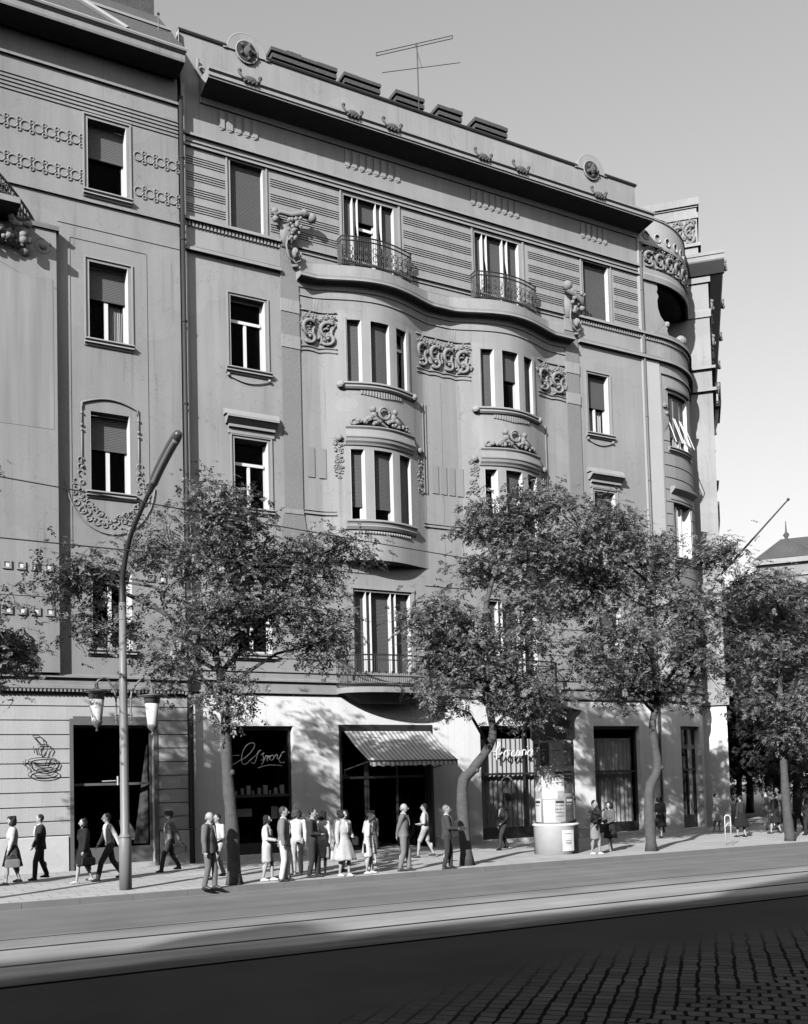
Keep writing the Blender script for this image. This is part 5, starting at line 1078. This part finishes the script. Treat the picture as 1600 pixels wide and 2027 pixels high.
    # arms
    for sd, ht in ((1, ha), (-1, hb)):
        sh = Pt(0, sw * sd, .80); t = ht or (.03 + .02 * sd, sw * 1.25, .455); hn = Pt(t[0], t[1] * sd, t[2])
        d = hn - sh; L = d.length; u1, u2 = .165 * H, .145 * H
        if L > (u1 + u2) * .995: hn = sh + d * ((u1 + u2) * .995 / L); d = hn - sh; L = d.length
        c_ = (u1 * u1 - u2 * u2 + L * L) / (2 * L); h_ = math.sqrt(max(u1 * u1 - c_ * c_, 0)); bd = (-fw * .8 + lf * sd * .6 - up * .3); bd = (bd - d.normalized() * bd.dot(d.normalized())).normalized(); el = sh + d.normalized() * c_ + bd * h_
        cap(B, sh, el, .030, .022); cap(B, el, hn, .022, .015)
        dr = (hn - el).normalized(); sdv = dr.cross(up if abs(dr.z) < .8 else fw).normalized(); pn = sdv.cross(dr)
        if ht is None: sdv = fw.copy(); pn = lf * -sd
        rows = hn + dr * .028 * H; cap(B, hn + dr * .008 * H, rows + dr * .008 * H, .013, .015, 8)
        cap(B, rows + sdv * .012 * H, rows - sdv * .012 * H, .011, .010, 8)
        for q in range(4):
            b0 = rows + sdv * (.0135 - .009 * q) * H + dr * .012 * H; ln = (.036, .041, .038, .030)[q] * H
            p1 = b0 + dr * ln * .5 + pn * ln * .12; p2 = p1 + dr * ln * .4 + pn * ln * (.30 if ht else .16); B.tube([tuple(b0), tuple(p1), tuple(p2)], [.0056 * H, .0053 * H, .0045 * H], 6)
        th = hn + dr * .016 * H + sdv * .013 * H; B.tube([tuple(th), tuple(th + sdv * .014 * H + dr * .014 * H), tuple(th + sdv * .018 * H + dr * .030 * H + pn * .006 * H)], [.0068 * H, .0062 * H, .005 * H], 6)
        ex = .014 if topk in ('jacket', 'coat') else .008
        cap(T, sh, el, .033 + ex, .027 + ex * .8)
        if sleeve == 'long': cap(T, el, hn - dr * .01 * H, .026 + ex * .8, .021 + ex * .6)
    remesh(B.build('body', SK[skin % 3], root, True), .0105)
    # top garment
    hz = hem if hem else {'jacket': .46, 'coat': .30, 'shirt': .52, 'blouse': .53, 'sweater': .50, 'dress': .55}[topk]
    ex = {'jacket': .014, 'coat': .018, 'shirt': .006, 'blouse': .008, 'sweater': .010, 'dress': .006}[topk]
    cap(T, Pt(0, sw * .97, .792), Pt(0, 0, .812), .034 + ex * .5, .036 + ex * .5); cap(T, Pt(0, -sw * .97, .792), Pt(0, 0, .812), .034 + ex * .5, .036 + ex * .5)
    rows = []; lv = 12
    for i in range(lv + 1):
        z = .815 - (.815 - hz) * i / lv
        wq = np.interp(z, [.30, .46, .52, .60, .70, .78, .815], [.100, .088, .086, .066 if woman else .078, .088, .092, .072]) * slim; dq = np.interp(z, [.30, .46, .52, .60, .70, .78, .815], [.085, .072, .068, .058, .070, .062, .045])
        rows.append([tuple(Pt((dq + ex) * math.cos(2 * PI * j / 24) + (.012 if woman and .66 < z < .76 and math.cos(2 * PI * j / 24) > 0 else 0), (wq + ex) * math.sin(2 * PI * j / 24), z)) for j in range(24)])
    rows = [[tuple(Pt(.030 * math.cos(2 * PI * j / 24), .045 * math.sin(2 * PI * j / 24), .842)) for j in range(24)], [tuple(Pt(.040 * math.cos(2 * PI * j / 24), .062 * math.sin(2 * PI * j / 24), .832)) for j in range(24)]] + rows
    T.grid(rows, True, True); remesh(T.build({'jacket': 'jacket', 'coat': 'coat', 'shirt': 'shirt', 'blouse': 'blouse', 'sweater': 'sweater', 'dress': 'bodice'}[topk], cloth(top, pat), root, True), .013)
    if topk in ('jacket', 'coat') or lapel is not None:
        V_ = MB(); v = lapel if lapel is not None else .7
        for q0, q1, z0, z1 in ((.052, .075, .82, .70), ):
            c = [Pt(.050 + ex, .030, .818), Pt(.050 + ex, -.030, .818), Pt(.080 + ex, 0, .66)]
            V_.grid([[tuple(c[0] + fw * .004), tuple((c[0] + c[1]) / 2 + fw * .03), tuple(c[1] + fw * .004)], [tuple(c[2].lerp(c[0], .4) + fw * .012), tuple(c[2].lerp((c[0] + c[1]) / 2, .4) + fw * .035), tuple(c[2].lerp(c[1], .4) + fw * .012)], [tuple(c[2]), tuple(c[2] + fw * .005), tuple(c[2])]])
        V_.build('shirt_front', cloth(v), root, True)
        C_ = MB(); C_.tube([tuple(Pt(.005 + .036 * math.cos(q), .036 * math.sin(q), .838 + .006 * math.cos(q + PI))) for q in [2 * PI * j / 14 for j in range(15)]], .011 * H, 6); C_.build('collar', cloth(v), root, True)
    # bottom garment
    if kind in ('trousers', 'shorts'):
        ell(G, Pt(-.004, 0, .515), .068, .086, .065); remesh(G.build('trousers' if kind == 'trousers' else 'shorts', cloth(bot), root, True), .013)
    else:
        z1, zf, fl = {'skirt': (.60, .27, .030), 'pencil': (.60, .27, -.012), 'full': (.61, .25, .085)}[kind]
        if kind == 'pencil': zf = .28
        rows = []; n = 36; lv = 12
        for i in range(lv + 1):
            t = i / lv; z = z1 - (z1 - zf) * t; hipb = math.sin(min(t * 2.6, PI)) * .016
            wq = .070 + .026 * min(1, t * 3) + fl * t + hipb; dq = .056 + .018 * min(1, t * 3) + fl * t + stride * .35 * t
            rows.append([tuple(Pt(dq * (1 + (.07 if fl > .02 else .015) * t * math.sin(j * 2 * PI * 9 / n + H * 9)) * math.cos(2 * PI * j / n), wq * (1 + (.07 if fl > .02 else .015) * t * math.sin(j * 2 * PI * 9 / n + H * 9)) * math.sin(2 * PI * j / n), z + (.008 * math.sin(j) if i == lv else 0))) for j in range(n)])
        G.grid(rows, True, True); G.build('skirt', cloth(bot, pat if topk == 'dress' else None), root, True)
    # hair / hat
    Hr = MB(); hm = HAIR[hair]
    if hs == 'bald': ell(Hr, hd - fw * .016 * H - up * .012 * H, .047, .050, .040, 14)
    else:
        ell(Hr, hd - fw * .014 * H + up * .014 * H, .056, .053, .060, 14)
        if hs in ('curly', 'long'):
            rj = random.Random(int(X * 100)); R_ = .030 if hs == 'curly' else .024
            for q in range(26 if hs == 'curly' else 18):
                an_ = rj.uniform(.9, 2 * PI - .9); zz = rj.uniform(-.05, .05); ell(Hr, hd + fw * .052 * math.cos(an_) * H * .9 + lf * .055 * math.sin(an_) * H + up * zz * H, R_, R_, R_, 8)
            if hs == 'long': ell(Hr, hd - fw * .035 * H - up * .055 * H, .030, .048, .045, 10)
        if hs == 'bun': ell(Hr, hd - fw * .062 * H + up * .02 * H, .028, .03, .028, 10)
    if hat:
        K_ = MB(); c = hd + up * .040 * H
        for r_, z_ in ((.0, 0),): K_.grid([[tuple(c + (fw * math.cos(2 * PI * j / 20) * (rr + .012) + lf * math.sin(2 * PI * j / 20) * rr) * H + up * zz * H) for j in range(20)] for rr, zz in ((.05, -.01), (.082, -.012), (.083, -.006), (.060, .006), (.057, .040), (.030, .052), (.005, .048))], True, True)
        K_.build('hat', cloth(.04), root, True)
    remesh(Hr.build('hair', hm, root, True), .014)
    return root, Pt
def bag(Pt, f, l, z, w_, h_, v, label, name='handbag', drop=.12, t=.045):
    c = Pt(f, l, z); a = Pt(f + .1, l, z) - c; a.normalize(); s = a.cross(Vector((0, 0, 1))); c = c - Vector((0, 0, drop + h_ / 2)); k = MB()
    rows = []
    for q, sc in ((-1, .96), (-.92, 1), (.55, .98), (1, .80)): rows.append([tuple(c + a * w_ / 2 * sc * math.copysign(abs(math.cos(x)) ** .35, math.cos(x)) + s * t * math.copysign(abs(math.sin(x)) ** .5, math.sin(x)) * (1 - .3 * (q > 0)) + Vector((0, 0, q * h_ / 2))) for x in [2 * PI * j / 24 for j in range(24)]])
    k.grid(rows, True, True); root = empty(name, tuple(c), label, 'bag'); k.build('bag_body', cloth(v), root, True)
    k = MB(); tp = c + Vector((0, 0, h_ / 2)); k.tube([tuple(tp + a * w_ * .3 * math.cos(x) + Vector((0, 0, (drop) * math.sin(x)))) for x in [PI * j / 10 for j in range(11)]], .008, 5); k.build('handle', cloth(v * .8), root, True)
E_ = person
QU = 'people waiting at the kerb'; WK = 'passers-by on the pavement'
DN = (.04, .13, .46)
E_(2.92, 26.4, 1.62, 180, 'woman in dark coat half cut off by the left edge', top=.05, bot=.05, kind='skirt', topk='coat', hs='curly', group=WK, stride=.1)
r, P_ = E_(3.62, 26.6, 1.70, 180, 'woman with dark curls in a pale patterned blouse, basket bag in hand', top=.55, bot=.06, kind='skirt', topk='blouse', pat='flower', hs='curly', group=WK, stride=.10, ha=(.08, .12, .47)); bag(P_, .02, .14, .45, .36, .20, .22, 'woven basket bag held by the woman in the patterned blouse', 'basket_bag')
E_(4.42, 27.5, 1.70, 175, 'man in a dark suit with open white collar walking left at the banded wall', top=.035, bot=.03, group=WK, stride=.09, lapel=.8, hs='short', ha=(.12, .12, .5)); 
r, P_ = E_(5.15, 25.7, 1.60, 185, 'woman in a black coat and white shoes walking left before the café window', top=.018, bot=.015, kind='skirt', topk='coat', shoe='w', hs='long', group=WK, stride=.13, hem=.32, lapel=.02); bag(P_, -.02, .16, .44, .34, .18, .07, 'dark shopping bag beside the woman in the black coat', drop=.06)
r, P_ = E_(5.82, 25.9, 1.70, 182, 'man in a white shirt striding left in front of the café window', top=.66, bot=.05, topk='shirt', group=WK, stride=.19, ha=(-.12, .14, .5), hb=(.14, .12, .52), lean=.08)
r, P_ = E_(7.75, 27.3, 1.63, 178, 'man in a dark hat and grey jacket carrying a briefcase past the pipe', top=.20, bot=.05, hat=True, group=WK, stride=.16, ha=(-.14, .13, .5)); bag(P_, -.13, .16, .48, .36, .22, .03, 'dark briefcase carried by the man with the hat', 'briefcase', drop=.05)
E_(7.12, 21.98, 1.74, -40, 'balding man in a grey suit standing at the kerb left of the tree', top=.16, bot=.17, hair='grey', hs='bald', group=QU, stride=.05, slim=1.12)
E_(8.10, 24.3, 1.62, 200, 'person in white blouse and light trousers half hidden by the tree trunk', top=.6, bot=.5, topk='shirt', group=QU, stride=.14, ha=(.14, .08, .6), sleeve='short')
r, P_ = E_(8.84, 22.87, 1.58, -35, 'black-haired woman in white top and pale skirt, first right of the leafy tree trunk', top=.74, bot=.55, kind='pencil', topk='blouse', hs='long', group=QU, stride=.06, ha=(.15, .05, .60), hb=(.15, .05, .61), shoe='w', hem=.46); bag(P_, .17, .0, .64, .20, .12, .05, 'small dark purse held at the waist by the woman in the white top', 'purse', drop=.01)
E_(9.10, 22.45, 1.78, -30, 'young man in a grey jacket and white trousers waiting at the kerb', top=.22, bot=.72, hair='brown', group=QU, stride=.03, hb=(.02, .14, .46), lapel=.75)
E_(10.05, 23.9, 1.66, 80, 'person seen from behind in a white top and light trousers', top=.78, bot=.55, topk='shirt', hair='brown', hs='curly', group=QU, stride=.03, slim=.95, shoe='w')
E_(10.02, 22.85, 1.70, -35, 'young man in a dark suit with one arm akimbo', top=.045, bot=.04, group=QU, stride=.05, ha=(.03, .15, .55), hb=(.12, .03, .62), topk='shirt', lapel=.35)
r, P_ = E_(10.42, 23.2, 1.62, 60, 'woman in a white cardigan with striped dress carrying a white bag', top=.72, bot=.4, kind='skirt', topk='blouse', hs='curly', group=QU, stride=.05, pat='stripe', ha=(.05, .12, .47), shoe='w'); bag(P_, .03, -.16, .42, .30, .22, .72, 'white bag hanging beside the woman in the cardigan', drop=.08)
r, P_ = E_(10.72, 22.55, 1.63, -75, 'woman in a long open pale coat over a white blouse facing the road', top=.52, bot=.5, kind='full', topk='coat', hs='curly', group=QU, stride=.05, shoe='w', lapel=.85, hem=.36, ha=(.06, .12, .60), hb=(.02, .14, .46)); bag(P_, .08, .15, .60, .26, .20, .02, 'black handbag on the arm of the woman in the pale coat', drop=.02)
E_(11.30, 23.9, 1.60, 40, 'dark-haired woman hidden behind the woman in the pale coat', top=.12, bot=.1, kind='skirt', topk='blouse', hs='curly', group=QU)
E_(11.47, 22.72, 1.52, -30, 'woman in a pale sheath dress looking down, alone at the kerb', top=.66, bot=.66, kind='pencil', topk='dress', hair='brown', hs='long', group=QU, stride=.04, ha=(.05, .13, .46), hb=(.03, .12, .46), nod=1.0, shoe='w', sleeve='short', lean=.05)
r, P_ = E_(12.10, 23.9, 1.52, 0, 'woman in a pale flowered dress behind the woman looking down', top=.55, bot=.55, kind='skirt', topk='dress', hair='dark', hs='bun', pat='flower', group=QU, stride=.07, ha=(.1, .08, .6), shoe='w', sleeve='short', nod=.6)
E_(13.05, 25.6, 1.50, 90, 'woman in grey jacket seen from behind at the shop entrance', top=.24, bot=.16, kind='skirt', topk='jacket', hs='curly', group=WK, stride=.05, shoe='w')
E_(12.50, 22.72, 1.74, -35, 'man in a grey sweater and grey trousers with hands behind his back', top=.20, bot=.22, topk='sweater', hair='grey', hs='bald', group=QU, stride=.06, ha=(-.10, .03, .50), hb=(-.10, .02, .51), slim=1.1, lapel=.6)
E_(15.15, 26.2, 1.62, 140, 'man in a light shirt and shorts walking towards the entrance', top=.55, bot=.45, kind='shorts', topk='shirt', group=WK, stride=.14, ha=(.12, .06, .62), hb=(.1, .05, .6), sleeve='short')
r, P_ = E_(13.60, 22.42, 1.66, -30, 'man in a dark suit holding a parcel left of the bent tree', top=.06, bot=.045, hair='grey', group=QU, stride=.05, ha=(.16, .06, .60), hb=(.16, .06, .62))
k = MB(); c = P_(.22, 0, .62); k.box(c.x - .1, c.x + .1, -c.y - .12, -c.y + .12, c.z - .04, c.z + .05, 1); k.W = ID; tag(k.build('parcel', cloth(.06)), 'dark parcel held in front of the man in the dark suit', 'parcel')
E_(18.50, 27.0, 1.58, 182, 'man in a dark suit with white collar walking left before the lettered window', top=.03, bot=.05, group=WK, stride=.12, lapel=.75, ha=(.1, .1, .55))
r, P_ = E_(19.18, 23.26, 1.60, -80, 'dark-haired woman in dark top and pale skirt holding a bunch of dark leaves', top=.05, bot=.30, kind='pencil', topk='dress', hs='short', group=QU, stride=.05, ha=(.14, .04, .58), hb=(.14, .10, .66), shoe='w', skin=2)
c = P_(.18, -.16, .72); k = MB(); rj = random.Random(3)
for i in range(60): k.tube([tuple(c), tuple(c + Vector((rj.gauss(-.06, .11), rj.gauss(0, .08), rj.gauss(.0, .12))))], [.006, .022], 4)
tag(k.build('bouquet', M['leaf_dark']), 'bunch of dark foliage held out by the woman right of the column', 'bouquet')
E_(20.3, 23.9, 1.50, 185, 'woman in grey cardigan and black skirt left of the wavy tree', top=.13, bot=.02, kind='skirt', topk='blouse', hs='curly', group=WK, stride=.08, ha=(.13, .06, .58), hb=(.13, .06, .58), shoe='w')
E_(25.7, 27.5, 1.50, 200, 'woman in a grey short-sleeved top and black skirt walking in the wall shade', top=.16, bot=.02, kind='skirt', topk='blouse', hs='curly', group=WK, stride=.07, sleeve='short', ha=(.02, .15, .47))
E_(29.6, 28.6, 1.50, -60, 'woman in a flowered light dress at the corner of the house', top=.6, bot=.6, kind='skirt', topk='dress', pat='flower', hs='short', group=WK, shoe='w', sleeve='short')
E_(27.7, 25.6, 1.48, 100, 'woman in a dark cardigan and black wide skirt walking away near the corner', top=.05, bot=.015, kind='full', topk='blouse', hs='short', group=WK, stride=.08)
E_(31.4, 27.6, 1.55, -120, 'man in a light grey jacket talking near the corner, dark-haired', top=.30, bot=.3, group=WK, lapel=.8)
E_(32.1, 27.8, 1.66, 200, 'taller man in a grey suit facing the man in the light jacket', top=.22, bot=.36, group=WK)
E_(34.4, 30.2, 1.66, 80, 'woman in a white coat walking away across the square', top=.82, bot=.8, kind='skirt', topk='coat', hair='brown', hs='short', group=WK, stride=.08, shoe='w', hem=.27)
E_(29.9, 26.0, 1.52, 120, 'person in black walking away left of the corner tree', top=.02, bot=.02, kind='skirt', topk='coat', group=WK, stride=.1, lapel=.02)
E_(31.3, 26.1, 1.55, 90, 'second person in black, walking beside the corner tree', top=.025, bot=.02, group=WK, stride=.1, lapel=.02)
E_(29.9, 24.6, 1.58, 170, 'dark-clothed man at the right edge behind the corner tree', top=.03, bot=.03, group=WK, stride=.1)
